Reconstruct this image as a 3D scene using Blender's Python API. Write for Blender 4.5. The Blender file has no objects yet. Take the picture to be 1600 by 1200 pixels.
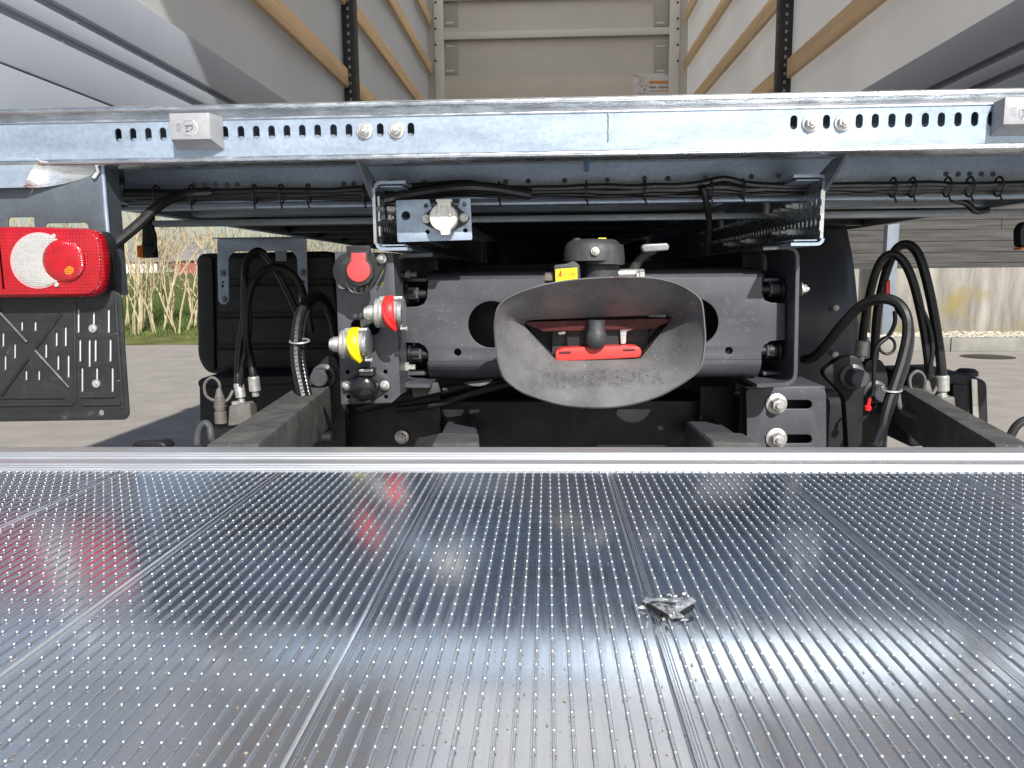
import bpy, bmesh, math, random
from mathutils import Vector, Matrix
random.seed(7)
R = math.radians
sc = bpy.context.scene
C = sc.collection

# ------------------------------------------------------------------ camera
CAMZ = 1.15
FPX = 1200.0                      # focal length in pixels of a 1600 px wide picture
cam_d = bpy.data.cameras.new('camera'); cam = bpy.data.objects.new('camera', cam_d); C.objects.link(cam)
cam_d.sensor_width = 36; cam_d.lens = 36*FPX/1600; cam_d.clip_start = .02; cam_d.clip_end = 3000
CR = Matrix.Rotation(R(2.68), 3, 'Z') @ Matrix.Rotation(R(90-8.035), 3, 'X') @ Matrix.Rotation(R(-.57), 3, 'Z')
cam.matrix_world = Matrix.Translation((0, 0, CAMZ)) @ CR.to_4x4()
sc.camera = cam
# ------------------------------------------------------------------ world and sun
SUN = Vector((.38, -1, .83)).normalized()
w = bpy.data.worlds.new('World'); sc.world = w; w.use_nodes = True
nt = w.node_tree; bg = nt.nodes['Background']
sky = nt.nodes.new('ShaderNodeTexSky'); sky.sky_type = 'NISHITA'; sky.sun_disc = False
sky.sun_elevation = math.asin(SUN.z); sky.sun_rotation = math.atan2(SUN.x, SUN.y)
sky.air_density = 1.0; sky.dust_density = 1.6; sky.ozone_density = 1.0
nt.links.new(sky.outputs[0], bg.inputs[0]); bg.inputs[1].default_value = .085
sl = bpy.data.lights.new('sun', 'SUN'); sl.energy = 5.0; sl.angle = R(.53); sl.color = (1, .965, .91)
so = bpy.data.objects.new('sun', sl); C.objects.link(so); so.rotation_euler = SUN.to_track_quat('Z', 'Y').to_euler()
so.location = (2, -8, 9)
sc.view_settings.view_transform = 'Standard'; sc.view_settings.look = 'None'
sc.view_settings.gamma = 1; sc.view_settings.exposure = .28

# ------------------------------------------------------------------ helpers
def P(px, py, Y):
    """point of the plane y = Y that the photo shows at pixel (px, py)"""
    d = CR @ Vector(((px-800)/FPX, (600-py)/FPX, -1))
    return Vector((0, 0, CAMZ)) + d*(Y/d.y)
def S(Y): return Y/FPX*1.0        # metres per pixel at distance Y

class MB:
    def __init__(s): s.v = []; s.f = []
    def add(s, vs, fs):
        o = len(s.v); s.v += [Vector(v) for v in vs]; s.f += [tuple(i+o for i in f) for f in fs]; return s
    def box(s, a, b):
        x0, y0, z0 = a; x1, y1, z1 = b
        if x0 > x1: x0, x1 = x1, x0
        if y0 > y1: y0, y1 = y1, y0
        if z0 > z1: z0, z1 = z1, z0
        return s.add([(x0,y0,z0),(x1,y0,z0),(x1,y1,z0),(x0,y1,z0),(x0,y0,z1),(x1,y0,z1),(x1,y1,z1),(x0,y1,z1)],
                     [(0,3,2,1),(4,5,6,7),(0,1,5,4),(1,2,6,5),(2,3,7,6),(3,0,4,7)])
    def tube(s, pts, r, n=8, cap=True):
        pts = [Vector(p) for p in pts]; k = len(pts)
        rs = r if isinstance(r, (list, tuple)) else [r]*k
        prev = None; vs = []
        for i, p in enumerate(pts):
            t = (pts[min(i+1,k-1)]-pts[max(i-1,0)])
            t = t.normalized() if t.length > 1e-9 else Vector((0,0,1))
            if prev is None:
                a = Vector((0,0,1)) if abs(t.z) < .9 else Vector((1,0,0))
                u = t.cross(a).normalized()
            else:
                u = (prev-t*prev.dot(t)).normalized()
            prev = u; q = t.cross(u)
            for j in range(n):
                an = 2*math.pi*j/n
                vs.append(p+(u*math.cos(an)+q*math.sin(an))*rs[i])
        fs = [(i*n+j, i*n+(j+1)%n, (i+1)*n+(j+1)%n, (i+1)*n+j) for i in range(k-1) for j in range(n)]
        if cap: fs += [tuple(range(n-1,-1,-1)), tuple((k-1)*n+j for j in range(n))]
        return s.add(vs, fs)
    def lathe(s, base, axis, prof, n=24):
        """prof: list of (distance along axis, radius)"""
        base = Vector(base); t = Vector(axis).normalized()
        return s.tube([base+t*d for d, r in prof], [max(r, 1e-5) for d, r in prof], n) if False else s._lathe(base, t, prof, n)
    def _lathe(s, base, t, prof, n):
        a = Vector((0,0,1)) if abs(t.z) < .9 else Vector((1,0,0))
        u = t.cross(a).normalized(); q = t.cross(u); vs = []
        for d, r in prof:
            for j in range(n):
                an = 2*math.pi*(j+.5)/n
                vs.append(base+t*d+(u*math.cos(an)+q*math.sin(an))*max(r,1e-5))
        k = len(prof)
        fs = [(i*n+j, i*n+(j+1)%n, (i+1)*n+(j+1)%n, (i+1)*n+j) for i in range(k-1) for j in range(n)]
        fs += [tuple(range(n-1,-1,-1)), tuple((k-1)*n+j for j in range(n))]
        return s.add(vs, fs)
    def strip(s, prof, x0, x1):
        """(y, z) polyline swept along x"""
        n = len(prof)
        return s.add([(x0,y,z) for y,z in prof]+[(x1,y,z) for y,z in prof], [(i,i+1,n+i+1,n+i) for i in range(n-1)])
    def prism(s, poly, y0, y1):
        """closed (x, z) polygon swept along y"""
        n = len(poly)
        vs = [(x,y0,z) for x,z in poly]+[(x,y1,z) for x,z in poly]
        return s.add(vs, [tuple(range(n)), tuple(range(2*n-1,n-1,-1))]+[(i,n+i,n+(i+1)%n,(i+1)%n) for i in range(n)])
    def bar(s, a, b, wd, ht):
        """rectangular beam from a to b, width wd across, height ht up"""
        a = Vector(a); b = Vector(b); t = (b-a).normalized(); u = t.cross(Vector((0,0,1)))
        u = u.normalized() if u.length > 1e-6 else Vector((1,0,0))
        q = u.cross(t); vs = []
        for p in (a, b):
            for i, j in ((-1,-1),(1,-1),(1,1),(-1,1)): vs.append(p+u*wd/2*i+q*ht/2*j)
        return s.add(vs, [(0,1,2,3),(7,6,5,4),(0,4,5,1),(1,5,6,2),(2,6,7,3),(3,7,4,0)])
    def mesh(s, name, bevel=0, seg=2, smooth=None):
        me = bpy.data.meshes.new(name); me.from_pydata([tuple(v) for v in s.v], [], s.f)
        return finish(me, bevel, seg, smooth)

def finish(me, bevel=0, seg=2, smooth=None, weld=False):
    bm = bmesh.new(); bm.from_mesh(me)
    if weld: bmesh.ops.remove_doubles(bm, verts=bm.verts, dist=1e-5)
    bmesh.ops.recalc_face_normals(bm, faces=bm.faces)
    if bevel:
        es = [e for e in bm.edges if len(e.link_faces) == 2 and e.calc_face_angle(0) > .6]
        bmesh.ops.bevel(bm, geom=es, offset=bevel, segments=seg, affect='EDGES', profile=.6, clamp_overlap=True)
    bm.to_mesh(me); bm.free()
    ang = 35 if smooth is None else smooth
    if ang:
        me.shade_smooth(); me.set_sharp_from_angle(angle=R(ang))
    return me

def rootloc(o):
    while o.parent: o = o.parent
    return o.location.copy()
def link(name, me, mat, parent=None, **tags):
    o = bpy.data.objects.new(name, me); C.objects.link(o)
    if mat: me.materials.clear(); me.materials.append(mat)
    if parent:
        me.transform(Matrix.Translation(-rootloc(parent))); o.parent = parent
    for k, v in tags.items(): o[k] = v
    return o
def thing(name, label, cat, loc=(0,0,0), group=None):
    o = bpy.data.objects.new(name, None); C.objects.link(o); o.location = loc; o.empty_display_size = .05
    o['label'] = label; o['category'] = cat
    if group: o['group'] = group
    return o

def spline(pts, k=8):
    pts = [Vector(p) for p in pts]; out = []
    e = [pts[0]*2-pts[1]]+pts+[pts[-1]*2-pts[-2]]
    for i in range(1, len(e)-2):
        a, b, c, d = e[i-1:i+3]
        for j in range(k):
            t = j/k
            out.append(.5*((2*b)+(c-a)*t+(2*a-5*b+4*c-d)*t*t+(3*b-a-3*c+d)*t**3))
    out.append(pts[-1]); return out

def arc(cx, cy, r, a0=0, a1=360, n=24, ry=None):
    ry = ry or r
    m = n if (a1-a0) % 360 == 0 else n+1
    return [(cx+r*math.cos(R(a0+(a1-a0)*i/n)), cy+ry*math.sin(R(a0+(a1-a0)*i/n))) for i in range(m)]
def rrect(x0, y0, x1, y1, r, n=5):
    """rounded rectangle in pixels"""
    o = []
    for cx, cy, a in ((x1-r,y1-r,0),(x0+r,y1-r,90),(x0+r,y0+r,180),(x1-r,y0+r,270)):
        o += [(cx+r*math.cos(R(a+90*i/n)), cy+r*math.sin(R(a+90*i/n))) for i in range(n+1)]
    return o
def rounded(poly, r, n=4):
    """round the corners of a polygon"""
    o = []; m = len(poly)
    for i in range(m):
        p = Vector(poly[i]); a = Vector(poly[i-1])-p; b = Vector(poly[(i+1)%m])-p
        rr = min(r, a.length*.45, b.length*.45); a = p+a.normalized()*rr; b = p+b.normalized()*rr
        for j in range(n+1):
            t = j/n; q = a*(1-t)**2+p*2*t*(1-t)+b*t*t; o.append((q.x, q.y))
    return o
def slot(cx, cy, wd, ht): return rrect(cx-wd/2, cy-ht/2, cx+wd/2, cy+ht/2, min(wd, ht)/2*.98, 4)

def plate_mesh(name, outline, holes, thick, bevel=0.0):
    """flat (u, v) outline with holes -> mesh in the xz plane, front face at y = 0"""
    cu = bpy.data.curves.new(name, 'CURVE'); cu.dimensions = '2D'; cu.fill_mode = 'BOTH'
    cu.extrude = max(thick/2-bevel, 1e-5)
    if bevel: cu.bevel_depth = bevel; cu.bevel_resolution = 2; cu.offset = -bevel
    for loop in [outline]+list(holes):
        sp = cu.splines.new('POLY'); sp.points.add(len(loop)-1); sp.use_cyclic_u = True
        for p, q in zip(sp.points, loop): p.co = (q[0], q[1], 0, 1)
    ob = bpy.data.objects.new(name, cu); me = bpy.data.meshes.new_from_object(ob)
    bpy.data.objects.remove(ob); bpy.data.curves.remove(cu)
    me.transform(Matrix(((1,0,0,0),(0,0,-1,thick/2),(0,1,0,0),(0,0,0,1))))
    return me
def plate(name, outline, Y, thick, mat, parent, holes=(), bevel=.0006, **tags):
    """upright plate seen face-on; outlines read in picture pixels at its real distance Y"""
    cv = lambda l: [(P(x,y,Y).x, P(x,y,Y).z) for x, y in l]
    me = plate_mesh(name, cv(outline), [cv(h) for h in holes], thick, bevel)
    me.transform(Matrix.Translation((0, Y, 0)))
    return link(name, finish(me, weld=True), mat, parent, **tags)
def side_plate(name, outline, X, thick, mat, parent, holes=()):
    """upright plate lying in the yz plane, outline in metres (y, z)"""
    me = plate_mesh(name, outline, holes, thick)
    me.transform(Matrix.Translation((X, 0, 0)) @ Matrix.Rotation(R(90), 4, 'Z'))
    return link(name, finish(me, weld=True), mat, parent)

def bolt(px, py, Y, r, mat, parent, name='bolt', length=.012, washer=True, axis=(0,-1,0)):
    """hexagon head with a washer and a short thread end, r in metres"""
    m = MB(); p = P(px, py, Y); ax = Vector(axis)
    if washer: m.lathe(p, ax, [(0, r*1.45),(.0022, r*1.45),(.003, r*1.35)], 20)
    m.lathe(p+ax*.0031, ax, [(0, r*1.0),(length*.7, r*1.0),(length*.85, r*.86)], 6)
    m.lathe(p+ax*(.003+length*.85), ax, [(0, r*.5),(length*.3, r*.5),(length*.38, r*.4)], 12)
    return link(name, m.mesh(name), mat, parent)
def hose(name, pts, r, mat, parent=None, n=10, k=8, **tags):
    return link(name, MB().tube(spline(pts, k), r, n).mesh(name), mat, parent, **tags)

# ------------------------------------------------------------------ materials
def M(name, col, rough=.5, metal=0, var=.12, scale=20, bump=0, bscale=200, rvar=.1, dust=0, dcol=(.32,.29,.25), dscale=30,
      coat=0, speck=0, trans=0, stretch=None, spec=.5):
    m = bpy.data.materials.new(name); m.use_nodes = True; n = m.node_tree.nodes; l = m.node_tree.links
    b = n['Principled BSDF']; b.inputs['Metallic'].default_value = metal
    b.inputs['Specular IOR Level'].default_value = spec
    if coat: b.inputs['Coat Weight'].default_value = coat; b.inputs['Coat Roughness'].default_value = .08
    tc = n.new('ShaderNodeTexCoord'); src = tc.outputs['Object']
    if stretch:
        mp = n.new('ShaderNodeMapping'); mp.inputs['Scale'].default_value = stretch; l.new(src, mp.inputs[0]); src = mp.outputs[0]
    def noise(s, det=5, ro=.6):
        t = n.new('ShaderNodeTexNoise'); t.inputs['Scale'].default_value = s; t.inputs['Detail'].default_value = det
        t.inputs['Roughness'].default_value = ro; l.new(src, t.inputs['Vector']); return t.outputs['Fac']
    def ramp(f, a, c, lo=0, hi=1):
        t = n.new('ShaderNodeMapRange'); t.inputs[1].default_value = a; t.inputs[2].default_value = c
        t.inputs[3].default_value = lo; t.inputs[4].default_value = hi; l.new(f, t.inputs[0]); return t.outputs[0]
    def mix(f, a, c):
        t = n.new('ShaderNodeMix'); t.data_type = 'RGBA'
        if hasattr(f, 'node'): l.new(f, t.inputs[0])
        else: t.inputs[0].default_value = f
        for i, q in ((6, a), (7, c)):
            if hasattr(q, 'node'): l.new(q, t.inputs[i])
            else: t.inputs[i].default_value = (*q, 1)
        return t.outputs[2]
    f = noise(scale)
    c = mix(ramp(f, .3, .7), [x*(1-var) for x in col], [min(1, x*(1+var)) for x in col])
    if dust:
        d = ramp(noise(dscale, 8, .7), .62-.35*dust, .8, 0, min(1, .25+.6*dust)); c = mix(d, c, dcol)
    if speck:
        v = n.new('ShaderNodeTexVoronoi'); v.inputs['Scale'].default_value = 160; l.new(src, v.inputs['Vector'])
        s1 = ramp(v.outputs['Distance'], .10, .16, 1, 0); s2 = ramp(noise(45, 2), .5, .62)
        k = n.new('ShaderNodeMath'); k.operation = 'MULTIPLY'; l.new(s1, k.inputs[0]); l.new(s2, k.inputs[1])
        k2 = n.new('ShaderNodeMath'); k2.operation = 'MULTIPLY'; l.new(k.outputs[0], k2.inputs[0]); k2.inputs[1].default_value = speck
        c = mix(k2.outputs[0], c, (.6,.58,.55))
    l.new(c, b.inputs['Base Color'])
    l.new(ramp(noise(scale*2.3), .3, .7, max(.02, rough-rvar), min(1, rough+rvar)), b.inputs['Roughness'])
    if bump:
        bn = n.new('ShaderNodeBump'); bn.inputs['Strength'].default_value = bump; bn.inputs['Distance'].default_value = .002
        l.new(noise(bscale), bn.inputs['Height']); l.new(bn.outputs[0], b.inputs['Normal'])
    if trans:
        t = n.new('ShaderNodeBsdfTranslucent'); l.new(c, t.inputs[0]); ms = n.new('ShaderNodeMixShader'); ms.inputs[0].default_value = trans
        l.new(b.outputs[0], ms.inputs[1]); l.new(t.outputs[0], ms.inputs[2]); l.new(ms.outputs[0], n['Material Output'].inputs[0])
    m['x'] = 1
    return m
def spangle(m, scale=70, amt=.25):
    """zinc crystal mottling on top of a metal"""
    n = m.node_tree.nodes; l = m.node_tree.links; b = n['Principled BSDF']
    tc = n.new('ShaderNodeTexCoord'); v = n.new('ShaderNodeTexVoronoi'); v.inputs['Scale'].default_value = scale
    l.new(tc.outputs['Object'], v.inputs['Vector'])
    s = n.new('ShaderNodeSeparateColor'); l.new(v.outputs['Color'], s.inputs[0])
    r = n.new('ShaderNodeMapRange'); r.inputs[3].default_value = 1-amt; r.inputs[4].default_value = 1+amt*.3; l.new(s.outputs[0], r.inputs[0])
    old = b.inputs['Base Color'].links[0].from_socket
    h = n.new('ShaderNodeMix'); h.data_type = 'RGBA'; h.blend_type = 'MULTIPLY'; h.inputs[0].default_value = 1
    l.new(old, h.inputs[6]); l.new(r.outputs[0], h.inputs[7]); l.new(h.outputs[2], b.inputs['Base Color'])
    return m
galv = spangle(M('galvanised', (.37,.45,.55), .45, .5, .17, 9, .12, 90, .1, stretch=(.5,1,2)), 150, .12)
galv_old = spangle(M('galvanised_dull', (.30,.34,.38), .5, .65, .15, 5, .05, 60, .1), 140, .12)
galv_shaded = spangle(M('galvanised_shaded', (.15,.175,.205), .45, .6, .15, 5, .05, 60, .1), 140, .10)  # darker copy: shade on the lamp bracket put into the zinc colour
galv_lip = M('galvanised_lip', (.62,.65,.68), .28, .9, .25, 14, .2, 60, .15, stretch=(1,4,4))
zinc = M('zinc_bolt', (.62,.62,.6), .4, .7, .2, 80, rvar=.12)
steel = M('bright_steel', (.7,.7,.7), .3, .9, .1, 60)
alu_cast = M('cast_aluminium', (.36,.365,.385), .6, .3, .08, 60, .15, 500)
deck = M('rolled_aluminium', (.78,.78,.78), .12, 1, .05, 3, .03, 60, .04, stretch=(60,1.2,1))
def two_lobe(m, rough, fac, col):
    n = m.node_tree.nodes; l = m.node_tree.links; b = n['Principled BSDF']
    g = n.new('ShaderNodeBsdfPrincipled'); g.inputs['Metallic'].default_value = .8; g.inputs['Roughness'].default_value = rough; g.inputs['Base Color'].default_value = (*col, 1)
    x = n.new('ShaderNodeMixShader'); x.inputs[0].default_value = fac
    l.new(b.outputs[0], x.inputs[1]); l.new(g.outputs[0], x.inputs[2]); l.new(x.outputs[0], n['Material Output'].inputs[0])
    return x
def worn(m, x, lo, hi):
    """scuffs, boot marks and fine scratches: they spread the reflection unevenly"""
    n = m.node_tree.nodes; l = m.node_tree.links
    tc = n.new('ShaderNodeTexCoord'); geo = n.new('ShaderNodeNewGeometry')
    def nz(sc_, det, stretch=None):
        src = geo.outputs['Position']
        if stretch:
            mp = n.new('ShaderNodeMapping'); mp.inputs['Scale'].default_value = stretch; mp.inputs['Rotation'].default_value = (0,0,.5); l.new(src, mp.inputs[0]); src = mp.outputs[0]
        t = n.new('ShaderNodeTexNoise'); t.inputs['Scale'].default_value = sc_; t.inputs['Detail'].default_value = det; t.inputs['Roughness'].default_value = .7; l.new(src, t.inputs['Vector']); return t.outputs['Fac']
    def mr(f, a, b, c, d):
        t = n.new('ShaderNodeMapRange'); t.inputs[1].default_value = a; t.inputs[2].default_value = b; t.inputs[3].default_value = c; t.inputs[4].default_value = d; l.new(f, t.inputs[0]); return t.outputs[0]
    big = mr(nz(7, 6), .35, .7, lo, hi); scr = mr(nz(30, 3, (1,14,1)), .66, .74, 0, .3); spots = mr(nz(120, 2), .70, .76, 0, .35)
    p = n.new('ShaderNodeMath'); l.new(big, p.inputs[0]); l.new(scr, p.inputs[1])
    q = n.new('ShaderNodeMath'); q.use_clamp = True; l.new(p.outputs[0], q.inputs[0]); l.new(spots, q.inputs[1]); l.new(q.outputs[0], x.inputs[0])
worn(deck, two_lobe(deck, .48, .20, (.27,.38,.58)), .14, .40)  # sky-blue reflection tinted into the broad lobe
deck_edge = M('extruded_aluminium', (.62,.64,.67), .42, .75, .06, 5, .05, 40, .08, stretch=(1,60,1))
paint = M('chassis_paint', (.070,.075,.087), .42, .0, .15, 8, .05, 150, .08, dust=.12, speck=.5)
paint_dark = M('black_paint_and_shade', (.009,.010,.013), .5, 0, .2, 10, .05, 100, .1)  # black frame paint, also the painted shade under the floor
paint_dusty = M('dusty_frame_paint', (.06,.06,.06), .75, 0, .25, 12, .2, 150, .1, dust=.6, dcol=(.19,.18,.16), dscale=14, speck=.6)
plastic = M('black_plastic', (.02,.021,.023), .5, 0, .2, 15, .1, 400, .1, dust=.1)
plastic_rib = M('black_moulded_plastic', (.012,.013,.017), .55, 0, .2, 15, .1, 300, .1)
rubber = M('hose_rubber', (.012,.012,.013), .42, 0, .3, 60, .1, 300, .12)
hose_wrap = M('spiral_wrapped_hose', (.02,.021,.024), .22, 0, .3, 60, .15, 300, .1)
cast = M('cast_iron', (.115,.116,.121), .5, .1, .35, 9, .25, 260, .12, dust=.6, dcol=(.30,.30,.30), dscale=7, speck=1)
cast_head = M('cast_head', (.05,.052,.057), .55, .15, .2, 20, .4, 260, .1, dust=.3, dcol=(.16,.155,.15), speck=.5)
red_wear = M('red_plastic', (.62,.05,.045), .5, 0, .08, 20, .1, 100)
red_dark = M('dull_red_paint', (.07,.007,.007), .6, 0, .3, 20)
red_cap = M('red_cap', (.75,.03,.03), .4, 0, .05, 20)
red_lid = M('red_socket_lid', (.5,.06,.065), .5, 0, .08, 40)
yellow_cap = M('yellow_cap', (.85,.72,.01), .4, 0, .04, 20)
yellow_lab = M('yellow_label', (.85,.72,.02), .4, 0, .04, 20)
white_pl = M('white_plastic', (.74,.73,.68), .45, 0, .04, 20)
red_lens = M('red_lens', (.40,.004,.012), .16, 0, .2, 30, .5, 420, .04, coat=.6)
fog_lens = M('red_round_lens', (.50,.005,.014), .14, 0, .25, 60, .7, 420, .04, coat=.6)
white_lens = M('white_lens', (.46,.45,.44), .2, 0, .12, 200, .7, 420, .04, coat=.5)
amber = M('amber_reflection', (.9,.22,.01), .2, 0, .3, 220, coat=.5)
orange_pl = M('orange_reflector', (.85,.2,.01), .3, 0, .1, 30, coat=.4)
tarp = M('tarpaulin', (.68,.675,.66), .6, 0, .05, 1.5, .25, 14, .08, trans=.34)
roof_tarp = M('roof_tarpaulin', (.84,.83,.8), .6, 0, .03, 1.5, trans=.7)
board = M('grey_side_board', (.36,.40,.465), .42, .15, .04, 2, 0, 50, .06)
board_in = M('front_wall_panel', (.52,.5,.46), .5, .1, .05, 2, 0, 50, .06)
front_post = M('front_wall_frame', (.6,.59,.56), .5, .2, .05, 2)
wood = M('lath_wood', (.74,.52,.30), .6, 0, .22, 3, .15, 30, .08, stretch=(1,.35,9))
black_post = M('black_post', (.02,.02,.022), .4, .2, .2, 10)
floor_m = M('floor_plywood', (.10,.07,.05), .5, 0, .2, 4)
lettering = M('worn_letter_edges', (.035,.034,.033), .8, 0, .4, 90)
dark_print = M('dark_print', (.05,.04,.03), .6)
orange_print = M('orange_print', (.6,.25,.05), .6)
grey_print = M('grey_print', (.25,.24,.25), .6)
paper = M('sticker_paper', (.62,.6,.6), .5)
red_print = M('red_print', (.55,.04,.03), .5)
blue_pl = M('blue_tag', (.05,.16,.32), .5)
asphalt = M('asphalt', (.31,.285,.255), .9, 0, .14, 3, .4, 90, .05, dust=.3, dcol=(.34,.32,.29), dscale=.6, spec=.2)
verge_m = M('verge_soil_grass', (.12,.13,.045), .95, 0, .45, 1.6, .5, 30, .03, dust=.3, dcol=(.25,.19,.12), dscale=1.1, spec=.1)
grass_m = M('grass_blades', (.125,.18,.05), .7, 0, .4, .9, trans=.35, spec=.2)
bark = M('pale_bark', (.5,.42,.28), .85, 0, .25, 9, spec=.1)
twig_m = M('hedge_twigs', (.26,.22,.15), .9, 0, .35, 5, spec=.1)
concrete = M('concrete_wall', (.25,.235,.21), .85, 0, .5, 2.2, .3, 60, .05, dust=.45, dcol=(.33,.31,.25), dscale=1.4, stretch=(2.2,1,.35))
kerb_m = M('kerb_concrete', (.24,.235,.215), .85, 0, .2, 3, .3, 60)
grey_wood = M('weathered_board', (.068,.064,.060), .85, 0, .45, 2.2, .3, 30, .05, dust=.3, dcol=(.15,.142,.134), dscale=3, stretch=(.5,1,9))
gravel_m = M('pale_gravel', (.55,.5,.42), .85, 0, .35, 6)
iron = M('drain_iron', (.06,.055,.05), .7, .3)
post_m = M('steel_post', (.3,.35,.42), .4, .5, .1, 4)
far_red = M('far_red_paint', (.32,.10,.08), .7)
far_white = M('far_white_paint', (.75,.75,.75), .7)

def lens_grid(m, pitch, amt):
    """moulded prism pattern of a lamp lens"""
    n = m.node_tree.nodes; l = m.node_tree.links; b = n['Principled BSDF']
    tc = n.new('ShaderNodeTexCoord'); sep = n.new('ShaderNodeSeparateXYZ'); l.new(tc.outputs['Object'], sep.inputs[0]); outs = []
    for ax in (0, 2):
        a = n.new('ShaderNodeMath'); a.operation = 'MULTIPLY'; a.inputs[1].default_value = 6.2832/pitch; l.new(sep.outputs[ax], a.inputs[0])
        c = n.new('ShaderNodeMath'); c.operation = 'COSINE'; l.new(a.outputs[0], c.inputs[0]); outs.append(c.outputs[0])
    mx = n.new('ShaderNodeMath'); mx.operation = 'MAXIMUM'; l.new(outs[0], mx.inputs[0]); l.new(outs[1], mx.inputs[1])
    r = n.new('ShaderNodeMapRange'); r.inputs[1].default_value = .2; r.inputs[3].default_value = 1; r.inputs[4].default_value = 1-amt; l.new(mx.outputs[0], r.inputs[0])
    h = n.new('ShaderNodeMix'); h.data_type = 'RGBA'; h.blend_type = 'MULTIPLY'; h.inputs[0].default_value = 1
    l.new(b.inputs['Base Color'].links[0].from_socket, h.inputs[6]); l.new(r.outputs[0], h.inputs[7]); l.new(h.outputs[2], b.inputs['Base Color'])
    bp = n.new('ShaderNodeBump'); bp.inputs['Strength'].default_value = .5; bp.inputs['Distance'].default_value = .0008; l.new(mx.outputs[0], bp.inputs['Height']); l.new(bp.outputs[0], b.inputs['Normal'])
lens_grid(fog_lens, .0042, .35); lens_grid(white_lens, .0042, .18); lens_grid(amber, .0042, .5); lens_grid(red_lens, .006, .22)
# lichen and rain streaks on the concrete wall
def lichen(m):
    n = m.node_tree.nodes; l = m.node_tree.links; b = n['Principled BSDF']
    tc = n.new('ShaderNodeTexCoord'); old = b.inputs['Base Color'].links[0].from_socket
    sep = n.new('ShaderNodeSeparateXYZ'); l.new(tc.outputs['Object'], sep.inputs[0])
    t = n.new('ShaderNodeTexNoise'); t.inputs['Scale'].default_value = 1.5; t.inputs['Detail'].default_value = 6; l.new(tc.outputs['Object'], t.inputs['Vector'])
    a = n.new('ShaderNodeMath'); a.operation = 'MULTIPLY_ADD'; l.new(sep.outputs[2], a.inputs[0]); a.inputs[1].default_value = -.28; l.new(t.outputs['Fac'], a.inputs[2])
    r = n.new('ShaderNodeMapRange'); r.inputs[1].default_value = .32; r.inputs[2].default_value = .46; r.inputs[4].default_value = .8; l.new(a.outputs[0], r.inputs[0])
    h = n.new('ShaderNodeMix'); h.data_type = 'RGBA'; l.new(r.outputs[0], h.inputs[0]); l.new(old, h.inputs[6]); h.inputs[7].default_value = (.25,.20,.06,1)
    l.new(h.outputs[2], b.inputs['Base Color'])
lichen(concrete)

# ================================================================== the setting
def sheet(name, x0, x1, y0, y1, z, mat, n=1):
    m = MB(); m.add([(x0,y0,z),(x1,y0,z),(x1,y1,z),(x0,y1,z)], [(0,1,2,3)])
    return link(name, m.mesh(name), mat, None, kind='structure')
sheet('asphalt_yard', -600, 600, -600, 1200, 0, asphalt)
# grass bank beyond the yard, left of the truck
def bank_z(x, y):
    prof = [(13.2,.004),(13.6,.05),(15,.16),(18,.34),(24,.75),(34,1.25),(60,1.9),(140,2.4)]
    for (a, za), (b, zb) in zip(prof, prof[1:]):
        if y <= b:
            t = max(0, (y-a)/(b-a)); return za+(zb-za)*t
    return prof[-1][1]
m = MB(); xs = [-60+i*1.3 for i in range(49)]; ys = [13.2,13.4,13.6,14,14.5,15,16,17,18,20,22,24,28,34,45,60,100,140]
vs = []
for y in ys:
    for x in xs:
        e = math.sin(x*1.7)*.12+math.sin(x*4.1+1)*.06 if y < 14 else 0
        vs.append((x, y+e, bank_z(x,y)+(random.uniform(-.03,.03) if y > 13.5 else 0)))
nx = len(xs)
m.add(vs, [(j*nx+i, j*nx+i+1, (j+1)*nx+i+1, (j+1)*nx+i) for j in range(len(ys)-1) for i in range(nx-1)])
link('grass_bank', m.mesh('grass_bank', smooth=80), verge_m, None, kind='structure')
m = MB()
for i in range(26000):
    y = 13.7+abs(random.gauss(0, 6)); x = random.uniform(-y*.98, -y*.30)
    if y < 14.6 and random.random() < .75: continue
    z = bank_z(x, y); h = random.uniform(.07,.22); a = random.uniform(0, 6.28); wd = random.uniform(.008,.02)
    dx, dy = math.cos(a)*wd, math.sin(a)*wd; lx, ly = random.gauss(0,.06), random.gauss(0,.06)
    m.add([(x-dx,y-dy,z-.02),(x+dx,y+dy,z-.02),(x+lx,y+ly,z+h)], [(0,1,2)])
link('grass', m.mesh('grass', smooth=0), grass_m, None, kind='stuff', label='green grass growing on the bank behind the bare shrubs')

# bare shrubs
def shrub(base, h, n, seed, label):
    rnd = random.Random(seed); base = Vector(base)
    t = thing('bare_shrub', label, 'shrub', base, 'bare shrubs along the yard edge')
    for k in range(n):
        m = MB()
        def branch(p, d, ln, r, lev):
            pts = [p]; q = p.copy(); dd = d.copy(); seg = 6
            for i in range(seg):
                dd = (dd+Vector((rnd.gauss(0,.13), rnd.gauss(0,.13), rnd.gauss(.03,.05)))).normalized()
                q = q+dd*ln/seg; pts.append(q.copy())
                if lev < 2 and i >= 1 and rnd.random() < (.6 if lev == 0 else .45):
                    s = (dd+Vector((rnd.gauss(0,.5), rnd.gauss(0,.5), rnd.uniform(0,.3)))).normalized()
                    branch(q.copy(), s, ln*rnd.uniform(.35,.6), r*(.62-.06*i), lev+1)
            m.tube(pts, [r*(1-.75*i/seg) for i in range(seg+1)], 5)
        a = rnd.uniform(0, 6.28); lean = rnd.uniform(.03,.3)
        branch(base+Vector((math.cos(a)*.09, math.sin(a)*.09, -.05)), Vector((math.cos(a)*lean, math.sin(a)*lean, 1)).normalized(),
               h*rnd.uniform(.7,1), rnd.uniform(.012,.026), 0)
        link('stem', m.mesh('stem', smooth=60), bark, t)
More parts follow.
